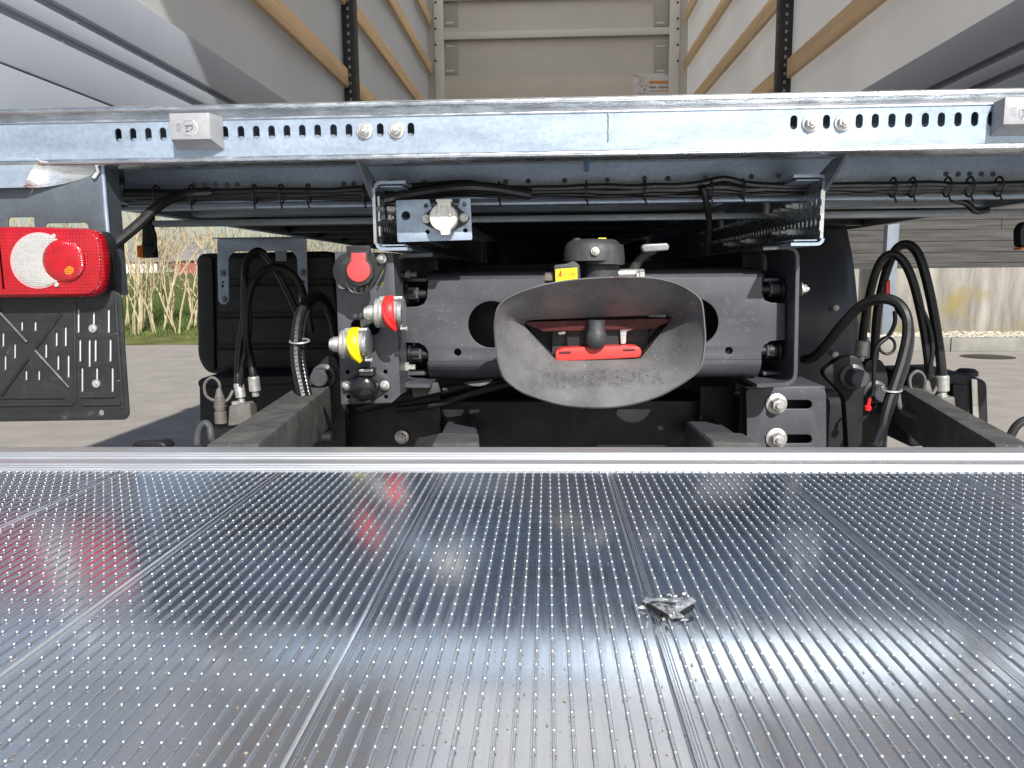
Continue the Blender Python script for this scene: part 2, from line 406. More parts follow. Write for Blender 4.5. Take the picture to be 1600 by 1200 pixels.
spots = [(15,15.4,0),(38,15.0,0),(85,15.6,0),(118,14.8,0),(160,15.3,0),
    (196,15.0,'pale bare shrub half hidden by the flange of the lamp bracket'),(212,14.5,'dense pale clump of bare stems nearest the lamp bracket'),
    (228,15.1,'bare shrub standing right below the orange marker lamp'),(248,14.7,'tall forked bare shrub just right of the marker lamp'),
    (262,15.6,'bare shrub set back between the forked shrub and the slim stems'),(283,14.6,'slim bare shrub of few stems left of the black ribbed box'),
    (301,15.2,'bare shrub touching the left edge of the black ribbed box'),(330,15.7,'bare shrub tops showing above the left corner of the ribbed box'),
    (372,15.4,'bare shrub tops showing above the ribbed box inside the U bracket'),(430,15.5,'bare shrub tops at the right leg of the U bracket')]
for i, (px, Y, lab) in enumerate(spots):
    b = P(px, 520, Y)
    shrub((b.x, Y, bank_z(b.x, Y)), random.uniform(2.4,3.4), (8 if i in (6,2) else 4 if i == 10 else 5), 40+i,
          lab or 'bare shrub seen only through the cutouts of the lamp bracket')
# far hedge and sheds
m = MB(); rnd = random.Random(3)
for i in range(5200):
    y = 46+rnd.gauss(0,1.2); x = rnd.uniform(-48,-9); z = bank_z(x,y)+abs(rnd.gauss(0,1.3)); a = rnd.gauss(0,.5); ln = rnd.uniform(.3,1)
    p = Vector((x,y,z)); d = Vector((math.sin(a), rnd.gauss(0,.3), math.cos(a))).normalized()*ln; u = Vector((.03,0,0))
    m.add([p-u, p+u, p+d], [(0,1,2)])
link('far_hedge', m.mesh('far_hedge', smooth=0), twig_m, None, kind='stuff', label='leafless brown hedge far behind the grass bank')
def shed(px0, px1, py0, py1, Y, mat, label):
    a = P(px0, py1, Y); b = P(px1, py0, Y); g = bank_z(a.x, Y)-.2
    t = thing('far_shed', label, 'shed', (a.x, Y, g))
    link('wall', MB().box((a.x,Y,g),(b.x,Y+5,b.z)).mesh('wall'), mat, t)
    z = b.z; rf = MB().prism([(a.x-.2,z),(b.x+.2,z),((a.x+b.x)/2,z+.8)], Y-.15, Y+5.2); link('roof', rf.mesh('roof'), grey_print, t)
shed(272, 316, 407, 418, 42, far_red, 'small red shed far away beyond the grass bank')
shed(120, 245, 409, 418, 44, far_white, 'low white shed far away behind the shrubs')

# ---- right side: kerb, gravel, concrete wall, boarded barn, post
KX0, KX1 = 2.2, 22
kb = thing('concrete_kerb', 'long grey concrete kerb in front of the gravel strip', 'kerb', (KX0, 11.3, 0))
x = KX0; i = 0
while x < KX1:
    link('kerb_stone', MB().box((x+.006,11.3,0),(x+1.194,11.44,.2+.004*(i%3))).mesh('kerb_stone', .012), kerb_m, kb); x += 1.2; i += 1
link('gravel_bed', MB().box((KX0,11.44,0),(KX1,12.52,.15)).mesh('gravel_bed'), gravel_m, None, kind='structure')
m = MB()
for i in range(5200):
    x = random.uniform(3.0,12); y = random.uniform(11.46,12.48); r = random.uniform(.015,.042); z = .15+random.uniform(0,.05)
    q = [Vector((random.uniform(.6,1)*a, random.uniform(.6,1)*b, random.uniform(.5,.9)*c))*r+Vector((x,y,z)) for a,b,c in ((1,0,0),(-1,0,0),(0,1,0),(0,-1,0),(0,0,1),(0,0,-1))]
    m.add(q, [(0,2,4),(2,1,4),(1,3,4),(3,0,4),(2,0,5),(1,2,5),(3,1,5),(0,3,5)])
link('gravel', m.mesh('gravel', smooth=0), gravel_m, None, kind='stuff', label='pale gravel lying between the kerb and the concrete wall')
wt = thing('concrete_wall', 'low stained concrete wall with yellow lichen behind the gravel', 'wall', (KX0, 12.5, 0))
x = KX0-.4
while x < KX1:
    link('wall_panel', MB().box((x+.004,12.5,0),(x+3.0,12.8,1.2)).mesh('wall_panel', .01), concrete, wt); x += 3.004
bt = thing('boarded_barn', 'long barn wall of weathered grey boards above the concrete wall', 'barn', (KX0, 13.0, 0))
link('wall_core', MB().box((KX0,13.12,0),(KX1,17,5.6)).mesh('wall_core'), paint_dark, bt)
z = .95; row = 0; rnd = random.Random(5)
while z < 3.6:
    h = rnd.uniform(.13,.2); x = KX0-rnd.uniform(0,2)
    while x < KX1-1:
        ln = rnd.uniform(3,4.8); xx = min(x+ln, KX1)
        o = rnd.uniform(0,.025)
        link('board', MB().box((max(x,KX0)+.003,13.06+o,z),(xx,13.1+o+.02,z+h-.006)).mesh('board', .004, 1), grey_wood, bt); x = xx
    z += h; row += 1
link('upper_boarding', MB().box((KX0,13.09,z),(KX1,13.14,5.6)).mesh('upper_boarding'), grey_wood, bt)
rf = MB().add([(KX0-.3,12.7,5.5),(KX1+.3,12.7,5.5),(KX1+.3,17.2,7.5),(KX0-.3,17.2,7.5)], [(0,1,2,3)])
link('roof', rf.mesh('roof'), grey_print, bt)
a = P(1378, 515, 12.0); b = P(1396, 515, 12.0)
t = thing('steel_post', 'blue-grey steel post standing in the gravel before the concrete wall', 'post', ((a.x+b.x)/2, 12.0, .15))
link('shaft', MB().box((a.x,12.0,.1),(b.x,12.14,5.4)).mesh('shaft', .008), post_m, t)
link('foot_plate', MB().box((a.x-.06,11.94,.15),(b.x+.06,12.2,.17)).mesh('foot_plate'), post_m, t)
a = P(1585, 561, 10.0)
t = thing('drain_cover', 'dark iron drain cover set in the yard before the kerb', 'drain cover', (a.x, 10.6, 0))
link('frame', MB()._lathe(Vector((a.x,10.6,.0)), Vector((0,0,1)), [(0,.33),(.004,.33)], 28).mesh('frame'), iron, t)
link('lid', MB()._lathe(Vector((a.x,10.6,.0045)), Vector((0,0,1)), [(0,.28),(.003,.28),(.005,.27)], 28).mesh('lid'), iron, t)

# ================================================================== truck body
XL, XR = -1.14, 1.34              # inner faces of the tarpaulins
FZ = CAMZ+.315                    # load floor
YB = 1.45                         # face of the rear beam
YF = 7.8                          # front wall
RZ = 4.35
body = thing('cargo_body', 'open tarpaulin truck body with grey side boards and wooden laths', 'truck body', (.1, 1.5, FZ))
link('floor', MB().box((XL,1.56,FZ-.03),(XR,YF,FZ-.004)).mesh('floor'), floor_m, body)
def tarp_sheet(name, X, sgn):
    m = MB(); ny, nz = 60, 24; vs = []
    for i in range(ny+1):
        for j in range(nz+1):
            y = 1.42+(YF-1.42)*i/ny; z = FZ+.3+(RZ-FZ-.3)*j/nz
            vs.append((X+sgn*.006*math.sin(y*2.9+z*.6)+sgn*.004*math.sin(y*7.3-z*1.5), y, z))
    m.add(vs, [(i*(nz+1)+j, (i+1)*(nz+1)+j, (i+1)*(nz+1)+j+1, i*(nz+1)+j+1) for i in range(ny) for j in range(nz)])
    link(name, m.mesh(name, smooth=80), tarp, body)
tarp_sheet('side_tarpaulin', XL-.012, 1); tarp_sheet('side_tarpaulin', XR+.012, -1)
m = MB().add([(XL-.05,1.42,RZ),(XR+.05,1.42,RZ),(XR+.05,YF+.04,RZ),(XL-.05,YF+.04,RZ)], [(0,1,2,3)]); link('roof_tarpaulin', m.mesh('roof'), roof_tarp, body)
# unseen rear flap, added to cast the sun edge on the left wall
m = MB().box((XL-.06,-.52,RZ+.01),(XR+.06,1.62,RZ+.04)); link('added_shade_flap', m.mesh('flap'), board, body)
link('rear_header', MB().box((XL,1.46,RZ-.12),(XR,1.54,RZ-.002)).mesh('rear_header', .006), galv, body)
for X in (XL-.16, XR+.08):
    link('rear_post', MB().box((X,1.47,FZ-.1),(X+.08,1.58,RZ-.125)).mesh('rear_post', .006), galv, body)
for sgn, X in ((1, XL), (-1, XR)):
    bd = link('side_board', MB().box((X-sgn*.008,1.42,FZ-.02),(X+sgn*.008,YF-.05,1.905)).mesh('side_board'), board, body)
    for z0, z1, d in ((FZ-.02,1.588,.030),(1.592,1.69,.030),(1.713,1.752,.030),(1.775,1.90,.030)):
        link('board_profile', MB().box((X+sgn*.009,1.42,z0),(X+sgn*d,4.44,z1)).mesh('p', .003), board, bd)
        link('board_profile', MB().box((X+sgn*.009,4.56,z0),(X+sgn*d,YF-.06,z1)).mesh('p', .003), board, bd)
    for z in (1.7015, 1.7635):
        for k in range(9):
            y = 1.84+.36*k+(.06 if z > 1.73 else 0)
            if 4.4 < y < 4.6: continue
            link('rivet', MB()._lathe(Vector((X+sgn*.008,y,z)), Vector((sgn,0,0)), [(0,.007),(.003,.006),(.005,.003)], 10).mesh('rivet'), zinc, bd)
    for z in (1.05, 1.49, 1.93, 2.37, 2.78):
        for y0, y1 in ((1.62,4.445),(4.555,YF-.06)):
            link('wooden_lath', MB().box((X+sgn*.008,y0,CAMZ+z),(X+sgn*.034,y1,CAMZ+z+.10)).mesh('lath', .003), wood, body)
    pst = link('stanchion', MB().box((X+sgn*.002,4.46,FZ),(X+sgn*.075,4.54,RZ-.02)).mesh('stanchion', .006), black_post, body)
    hs = MB(); xx = X+sgn*.04
    for k in range(60):
        z = FZ+.05+k*.044; hs.box((xx-.006,4.455,z),(xx+.006,4.459,z+.016))
    link('hole_strip', hs.mesh('hole_strip'), galv_old, pst, kind='stuff')
# front wall
fw = link('front_wall', MB().box((XL-.06,YF,FZ),(XR+.06,YF+.04,RZ)).mesh('front_wall'), board_in, body)
def fbox(name, px0, py0, px1, py1, d, mat, par=fw, bev=.004):
    a = P(px0,py1,YF-d); b = P(px1,py0,YF-d)
    return link(name, MB().box((a.x,YF-d,a.z),(b.x,YF-.001,b.z)).mesh(name, bev), mat, par)
for x0, x1 in ((677,692),(1047,1063)):
    a = P(x0,0,YF-.06); b = P(x1,0,YF-.06)
    q = link('corner_post', MB().box((a.x,YF-.06,FZ),(b.x,YF-.001,RZ)).mesh('corner_post', .006), front_post, fw)
    for py in (4, 29, 45, 70, 95):
        link('post_hole', MB()._lathe(P((x0+x1)/2-4 if x0 < 800 else (x0+x1)/2+4,py,YF-.061), Vector((0,-1,0)), [(0,.011),(.001,.011)], 12).mesh('hole'), black_post, fw)
fbox('cross_rail', 691, 42, 1048, 62, .05, front_post)
fbox('cross_rail', 691, -22, 1048, 1, .05, front_post)
fbox('kick_board', 692, 118, 1047, 205, .03, M('kick_board', (.56,.51,.46), .5, 0, .05, 2))
inset = M('front_inset', (.36,.355,.33), .5, 0, .05, 3)
for x0, x1 in ((693,715),(1022,1045)):
    for y0, y1 in ((4,41),(64,116)):
        q = fbox('fixing_plate', x0, y0, x1, y1, .012, inset)
        fbox('lashing_clip', x0+4, y1-7, x1-6, y1-4, .018, front_post, fw, 0)
        if y0 > 50: fbox('lashing_clip', x0+4, y0+7, x1-6, y0+10, .018, front_post, fw, 0)
st = fbox('sticker', 989, 114, 1045, 149, .0315, paper, fw, 0)
for (x0,y0,x1,y1,mt) in ((1014,126,1044,131,orange_print),(1014,135,1026,138,grey_print),(1029,135,1044,138,grey_print),(1014,141,1044,143,orange_print),(1038,115,1044,117,grey_print)):
    fbox('sticker_print', x0, y0, x1, y1, .033, mt, fw, 0)
rnd = random.Random(2)
for k in range(26):
    x = rnd.uniform(991,1010); y = rnd.uniform(116,147); fbox('sticker_print', x, y, x+1.6, y+1.6, .033, grey_print, fw, 0)

# underside of the body
und = thing('body_subframe', 'shade-coloured steel cross members and side rails under the truck floor', 'subframe', (.1, 2, 1.34))
link('floor_underside', MB().box((XL-.02,1.72,FZ-.06),(XR+.02,YF,FZ-.032)).mesh('floor_underside'), paint_dark, und)  # coloured dark for the shade under the body
for k in range(13):
    y = 1.98+.45*k
    link('cross_member', MB().box((XL,y,1.345),(XR,y+.06,FZ-.062)).mesh('cross_member', .004), galv_old if k < 2 else paint_dark, und)  # shade under the floor put into the colour of deeper members
for X in (XL-.02, XR-.02):
    link('side_rail', MB().box((X,1.7,1.335),(X+.04,YF,FZ-.062)).mesh('side_rail', .004), galv_old, und)
# perforated rear sheet below the beam
YS = 1.70
hl = [(190,290),(303,287),(320,287),(337,287),(355,287),(371,287),(537,285),(553,285),(612,282),(663,283),(733,283),(790,282),(825,281),(882,280),(949,279),(1007,277),(1043,277),(1102,276),(1174,274),(1216,273),(1478,270),(1497,270),(1515,270),(1533,270),(1551,270)]
zt, zb = P(855,246,YS).z, P(855,309,YS).z
cvh = [[(P(x,y+2,YS).x+.0058*math.cos(R(a*30)), P(x,y+2,YS).z+.0058*math.sin(R(a*30))) for a in range(12)] for x, y in hl]
me = plate_mesh('sheet', [(-.93,zb),(XR+.02,zb),(XR+.02,zt),(-.93,zt)], cvh, .004); me.transform(Matrix.Translation((0,YS,0)))
rs = thing('perforated_rear_sheet', 'bluish galvanised sheet with a row of holes under the rear beam', 'sheet', (.1, YS, zb))
link('web', finish(me, weld=True), galv, rs)
link('lower_flange', MB().strip([(YS+.004,zb),(YS+.001,zb-.003),(YS+.005,zb-.006),(YS+.07,zb-.007)], -.93, XR).mesh('lower_flange'), galv_old, rs)
z1 = P(855,314,1.72).z; z2 = P(855,319,1.72).z
link('edge_angle', MB().box((-.95,1.72,z2),(XR,1.76,z1)).mesh('edge_angle', .001), galv, rs)
link('upper_lip', MB().strip([(YS-.004,P(855,256,YS).z),(YS-.008,P(855,252,YS).z),(YS-.001,P(855,248,YS).z)], -.93, XR).mesh('upper_lip'), galv_old, rs)
z1 = P(855,336,1.9).z; z2 = P(855,346,1.9).z
link('second_angle', MB().box((-.98,1.9,z2),(XR,1.93,z1)).mesh('second_angle', .002), galv_old, rs)
link('tag', MB().box(tuple(P(914.5,268,YS-.012)),tuple(P(920,246,YS-.008)+Vector((0,.004,0)))).mesh('tag'), blue_pl, rs)

# wiring harness under the beam
wh = thing('wiring_harness', 'bundle of black cables tied along the underside of the rear sheet', 'cables', P(855,296,1.66))
rnd = random.Random(11)
for k, (dy, r) in enumerate(((-5,.0065),(0,.0085),(4,.006),(8,.005),(-1,.005))):
    pts = []
    for px in range(195, 1640, 36):
        base = 305-(px-200)*.010
        bulge = -9*math.exp(-((px-700)/70)**2)-10*math.exp(-((px-1130)/35)**2)
        pts.append(P(px, base+dy+bulge*(1 if k in (0,4) else .3)+rnd.uniform(-1.8,1.8), 1.655+.008*k))
    hose('cable', pts, r, rubber, wh, 8, 4)
for px in (245,300,398,440,482,570,780,916,1007,1110,1160,1395,1425,1480,1515,1560):
    p = P(px, 305-(px-200)*.010, 1.66)
    m = MB().tube([p+Vector((0,.018*math.cos(a),.020*math.sin(a))) for a in [R(q*30) for q in range(13)]], .0022, 5)
    m.tube([p+Vector((0,-.008,-.018)), p+Vector((.004,-.012,-.032))], .002, 5)
    link('cable_tie', m.mesh('cable_tie'), plastic, wh)
link('marking_tape', MB().box(tuple(P(289,306,1.64)),tuple(P(308,299,1.64)+Vector((0,.012,0)))).mesh('tape', .002), white_pl, wh)
hose('conduit', [P(600,312,1.63),P(660,300,1.64),P(720,292,1.64),P(770,294,1.645),P(830,304,1.65)], .011, rubber, wh)
hose('conduit', [P(1098,292,1.64),P(1104,318,1.66),P(1108,350,1.7),P(1104,395,1.75)], .007, rubber, wh)
hose('conduit', [P(1488,312,1.8),P(1510,318,1.8),P(1525,330,1.8),P(1545,328,1.8)], .007, rubber, wh)

# ================================================================== rear beam
bx0, bx1 = -1.25, 1.46
zz = lambda py, Y=YB: P(855, py, Y).z
bm_t = thing('rear_beam', 'long galvanised steel beam with oval slots across the rear of the truck', 'beam', (.1, YB, zz(243)))
slots = [(x,0) for x in (184,207,231,254,278,302,327,351,376,400,424,448,472,496,521,545,594,642)]+[(x,0) for x in (1240,1291,1342,1367,1393,1419,1445,1470,1496,1522,1548)]
zs = P(855, 198.5, YB).z
def slotpoly(px, sx=.0064, h=.0125):
    x = P(px, 200, YB).x; o = []
    for i in range(7): a = R(180*i/6); o.append((x+sx*math.cos(a), zs+h-sx+sx*math.sin(a)))
    for i in range(7): a = R(180+180*i/6); o.append((x+sx*math.cos(a), zs-h+sx+sx*math.sin(a)))
    return o
ft, fb = zz(176.5), zz(236)
me = plate_mesh('face', [(bx0,fb),(bx1,fb),(bx1,ft),(bx0,ft)], [slotpoly(x) for x, _ in slots], .004); me.transform(Matrix.Translation((0,YB,0)))
link('face', finish(me, weld=True), galv, bm_t)
def arcp(cy, cz, r, a0, a1, n=8): return [(cy+r*math.cos(R(a0+(a1-a0)*i/n)), cz+r*math.sin(R(a0+(a1-a0)*i/n))) for i in range(n+1)]
t0, t1, t2, t3 = zz(152.5), zz(163.5), zz(165.5), zz(172.5)
rn = (t0-t1)/2
prof = [(YB+.10,t0+.0)]+arcp(YB-.001, t0-rn, rn, 90, 270, 10)+[(YB+.006,t1-.001),(YB+.011,t2),(YB+.010,t3)]+arcp(YB+.002, t3-.0045, .0045, 60, 180, 6)+[(YB-.0022,ft-.001),(YB+.001,ft-.002)]
link('upper_lip', MB().strip(prof, bx0, bx1).mesh('upper_lip', smooth=50), galv_lip, bm_t)
bl = zz(245.5); rl = (fb-bl)/2
prof = [(YB+.0015,fb+.002)]+arcp(YB+.003, fb-rl+.0005, rl+.001, 140, 265, 8)+[(YB+.05,bl-.0005),(YB+.052,bl+.003),(YB+.006,bl+.0035)]
link('lower_lip', MB().strip(prof, bx0, bx1).mesh('lower_lip', smooth=50), galv_lip, bm_t)
link('inner_flange', MB().box((bx0,YB+.018,bl+.005),(bx1,YB+.021,zs-.003)).mesh('inner_flange'), galv, bm_t)
link('rear_web', MB().box((bx0,YB+.06,zz(238)),(bx1,YB+.064,zz(166))).mesh('rear_web'), galv, bm_t)
for px, py in ((570,204.5),(619.5,203.5),(1266,193),(1316.5,192)):
    bolt(px, py, YB-.0005, .0105, zinc, bm_t, length=.010)
wx = P(950,200,YB).x
link('weld_seam', MB().tube([Vector((wx+random.uniform(-.0008,.0008), YB-.0002, ft-(ft-fb)*i/14)) for i in range(12)], .0016, 6).mesh('weld_seam'), steel, bm_t)
# buffer blocks
def buffer(px0, px1, py0, py1, pym, dx, label):
    a = P(px0,py0,YB-.032); b = P(px1,pym,YB-.032); c = P(px1+dx,py1,YB-.001)
    t = thing('buffer_block', label, 'buffer', ((a.x+b.x)/2, YB, c.z), 'buffer blocks on the rear beam')
    x0, x1 = a.x, b.x; z1, zm, z0 = a.z, b.z, c.z
    k = .012
    m = MB().add([(x0,YB-.032,zm),(x1,YB-.032,zm),(x1,YB-.032,z1),(x0,YB-.032,z1),
                  (x0-.004,YB-.001,z0),(x1+k,YB-.001,z0),(x1+k,YB-.001,z1-.002),(x0-.004,YB-.001,z1-.002)],
                 [(0,1,2,3),(4,7,6,5),(0,4,5,1),(1,5,6,2),(2,6,7,3),(3,7,4,0)])
    link('block', m.mesh('block', .0015), alu_cast, t)
    cx, cz = x0+(x1-x0)*.50, zm+(z1-zm)*.44
    link('disc', MB()._lathe(Vector((cx,YB-.032,cz)), Vector((0,-1,0)), [(-.004,.0145),(.0005,.0145),(.001,.0135),(-.0005,.0125),(-.0005,.001)], 28).mesh('disc'), zinc, t)
    for (ax, az, bx, bz) in ((-.009,.004,.006,.004),(-.007,-.002,-.003,.003),(.002,-.005,.006,.002),(-.008,-.006,-.001,-.005)):
        link('stamp_mark', MB().bar((cx+ax,YB-.0332,cz+az),(cx+bx,YB-.0332,cz+bz), .0012, .0012).mesh('mark'), galv_old, t)
    g = MB()
    for i in range(4): g.box((x0+.012,YB-.0324,cz+.006-.004*i),(x0+.020,YB-.0318,cz+.008-.004*i))
    link('print', g.mesh('print'), galv_old, t)
buffer(264, 329, 177, 234, 217, 7, 'grey buffer block with round disc at the left of the rear beam')
buffer(1571, 1640, 152, 211, 193, 7, 'grey buffer block cut off by the right picture edge')

# ================================================================== left lamp bracket, tail light, plate holder
YL = 1.47
br = thing('lamp_bracket', 'galvanised sheet bracket carrying the tail light under the rear beam', 'bracket', P(60, 460, YL))
plate('bracket_plate', [(-190,252),(158,254),(170,470),(-190,480)], YL, .003, galv_shaded, br,
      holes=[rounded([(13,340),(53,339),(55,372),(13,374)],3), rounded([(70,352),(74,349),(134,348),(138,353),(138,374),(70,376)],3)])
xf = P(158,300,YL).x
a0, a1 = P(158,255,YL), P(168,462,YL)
side_plate('side_flange', [(YL,a1.z),(YL+.055,a1.z),(YL+.055,a0.z),(YL,a0.z)], a0.x+.002, .003, galv_shaded, br,
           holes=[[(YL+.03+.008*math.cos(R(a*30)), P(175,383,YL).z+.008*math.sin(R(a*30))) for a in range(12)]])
link('rolled_edge', MB().tube([a0+Vector((.001,.002,0)), a0+Vector((.001,.002,a1.z-a0.z))], .004, 10).mesh('rolled_edge'), galv, br)
# folded gusset under the beam
plate('gusset_plate', [(-190,246),(60,247),(36,293),(-190,298)], YB-.002, .004, galv, br)
m = MB(); vs = []; nu, nv = 12, 8
for i in range(nu+1):
    u = i/nu
    for j in range(nv+1):
        v = j/nv
        top = Vector((58+(152-58)*u, 249+6*u)); bot = Vector((36+(96-36)*u, 293+3*u)).lerp(Vector((36+(150-36)*u, 293-22*u*u)), u)
        q = top.lerp(bot, v); d = .026*math.sin(math.pi*min(1,u*1.05)*.5)-.006*math.sin(math.pi*v)*(1-u)
        vs.append(P(q.x, q.y, YB-.001+d*.8))
m.add(vs, [(i*(nv+1)+j, (i+1)*(nv+1)+j, (i+1)*(nv+1)+j+1, i*(nv+1)+j+1) for i in range(nu) for j in range(nv)])
link('folded_gusset', m.mesh('folded_gusset', smooth=60), galv_lip, br)
link('weld_bead', MB().tube([P(150,258,YL-.004),P(153,268,YL-.004),P(146,277,YL-.005)], .005, 6).mesh('weld'), steel, br)
link('weld_bead', MB().tube([P(57,249,YB-.004),P(66,254,YB-.004),P(90,255,YB+.004)], .003, 6).mesh('weld'), steel, br)

YT = 1.385
tl = thing('tail_light', 'red truck tail light with white crescent lens at the left edge', 'tail light', P(0, 410, YT+.06))
plate('housing', rounded([(-206,362),(157,360),(166,376),(168,452),(156,461),(-206,470)],16,5), YT+.045, .035, plastic, tl, bevel=.004)
lo = rounded([(-200,352),(60,354),(152,357),(162,408),(157,464),(0,466),(-200,469)],24,6)
plate('lens', lo, YT+.012, .034, red_lens, tl, bevel=.012)
plate('lens_border', rounded([(-190,358),(60,362),(150,361),(158,408),(152,459),(0,461),(-190,463)],22,6), YT+.0105, .003, red_dark if False else red_lens, tl, bevel=.001)
def circ_minus(c0, r0, c1, r1, n=60):
    """crescent: circle 0 without circle 1"""
    pts = []
    for i in range(n):
        a = 2*math.pi*i/n; x, y = c0[0]+r0*math.cos(a), c0[1]+r0*math.sin(a)
        dx, dy = x-c1[0], y-c1[1]; d = math.hypot(dx, dy)
        if d < r1: # pull the point back onto circle 1's left side
            h = y-c1[1]
            x = c1[0]-math.sqrt(max(0, r1*r1-h*h))
        pts.append((x,y))
    return pts
plate('reversing_lens', circ_minus((61,407),41.5,(101,407),35), YT+.0075, .004, white_lens, tl, bevel=.0008)
plate('reversing_rim', circ_minus((60,407),44,(100,407),33.5), YT+.0092, .002, M('clear_rim', (.75,.35,.36), .2, 0, .1, 9, coat=.5), tl, bevel=.0005)
p = P(101,407,YT+.0085)
link('fog_lens', MB()._lathe(p, Vector((0,-1,0)), [(-.001,.0385),(.002,.0385),(.0035,.037),(.0055,.028),(.0068,.015),(.0072,.001)], 40).mesh('fog'), fog_lens, tl)
p = P(107,421,YT+.0030)
link('amber_glint', MB()._lathe(p, Vector((0,-1,0)), [(-.003,.0105),(.0004,.010),(.0012,.007),(.0015,.001)], 18).mesh('amber'), amber, tl)  # amber reflection in the lens, made as a small coloured disc
for px, py in ((84,369),(89,445)):
    link('screw', MB()._lathe(P(px,py,YT+.0095), Vector((0,-1,0)), [(0,.0042),(.002,.0042),(.003,.003),(.0018,.0018),(.0018,.0005)], 14).mesh('screw'), zinc, tl)
rb = MB()
for k in range(24):
    x = -180+k*8
    if x > 12: break
    rb.box(tuple(P(x,452,YT+.0098)), tuple(P(x+3.2,368,YT+.0098)+Vector((0,.002,0))))
link('lens_flutes', rb.mesh('lens_flutes', .0006, 1), red_lens, tl, kind='stuff')

YP = 1.44
ph = thing('plate_holder', 'black slotted plastic plate holder hanging below the tail light', 'plate holder', P(60, 660, YP))
raw = [(365,490,600),(437,500,562),(507,488,600),(373,630,735),(417,630,760),(445,630,735),(515,628,735),(383,762,877),(452,762,822),(525,762,877),(100,545,590),(163,545,592),
       (12,597,665),(67,650,720),(22,705,775),(213,650,718),(262,595,663),(305,570,663),(270,705,775),(318,702,810),(120,775,823),(180,775,822)]
raw += [(-60-x+0, a, b) for x, a, b in ((30,597,665),(75,650,720),(40,705,775),(110,570,663))]
plate('plate', rounded([(-190,462),(150,457),(178,454),(189,460),(202,648),(196,656),(-190,662)],7), YP, .004, plastic, ph,
      holes=[slot(x/3+.5*0, (a+b)/6+320, 3.6, (b-a)/3) for x, a, b in raw]+[arc(473/3,975/3+320,4.5,n=16), arc(541/3,600/3+320,1.8,n=10), arc(553/3,822/3+320,1.8,n=10)], bevel=.0012)
plate('backing_sheet', [(-180,480),(184,478),(192,618),(-180,622)], YP+.0046, .0015, M('bright_backing', (.72,.73,.75), .45, .3, .05, 8), ph)
def rib(pts, r, name='rib', par=ph, Y=YP):
    m = MB()
    for (ax, ay), (bx, by) in zip(pts, pts[1:]): m.bar(P(ax/3,ay/3+320,Y-.002), P(bx/3,by/3+320,Y-.002), r*2, .005) if False else m.tube([P(ax/3,ay/3+320,Y-.0005), P(bx/3,by/3+320,Y-.0005)], r, 6)
    link(name, m.mesh(name), plastic, par)
rib([(-60,440),(128,645)], .0035); rib([(285,512),(165,675)], .0035); rib([(165,683),(325,858)], .0035); rib([(133,718),(5,895)], .0035)
rib([(5,905),(300,905)], .0026); rib([(375,902),(540,900)], .0026); rib([(-100,942),(340,938)], .0026); rib([(390,938),(565,936)], .0026)
rib([(350,460),(352,930)], .0028); rib([(540,410),(575,955)], .003)
for x, y in ((437,580),(453,838)):
    link('screw', MB()._lathe(P(x/3,y/3+320,YP-.0005), Vector((0,-1,0)), [(0,.0082),(.002,.0082),(.003,.0075),(.003,.004),(.005,.0036),(.005,.0006)], 18).mesh('screw'), zinc, ph)
# lamp cable and small side marker lamp
cb = hose('lamp_cable', [P(176,384,1.5),P(186,376,1.51),P(215,352,1.53),P(250,320,1.57),P(285,304,1.62),P(330,300,1.65)], .0105, rubber, None)
cb['label'] = 'thick black cable running from the tail light bracket up to the harness'; cb['category'] = 'cable'
mk = thing('marker_lamp', 'small orange marker lamp hanging on a black rubber strap', 'marker lamp', P(228,402,1.9))
plate('strap', [(222,330),(240,330),(237,388),(221,388)], 1.9, .012, rubber, mk, bevel=.003)
plate('lamp_body', [(221,382),(237,383),(239,402),(221,403)], 1.888, .03, plastic, mk, bevel=.002)
plate('orange_lens', [(213,384),(222.5,383),(222.5,403),(214,402)], 1.886, .034, orange_pl, mk, bevel=.002)
hose('lead', [P(237,352,1.9),P(243,372,1.895),P(241,390,1.89),P(236,397,1.89)], .004, rubber, mk)
mk2 = thing('marker_lamp', 'black marker lamp cut off by the right picture edge', 'marker lamp', P(1605,386,1.9))
plate('lamp_body', rounded([(1594,358),(1602,346),(1630,344),(1630,386),(1595,386)],6), 1.9, .03, plastic, mk2, bevel=.003)
plate('orange_lens', [(1595,386.5),(1630,386.5),(1630,390),(1596,390)], 1.9, .03, orange_pl, mk2)

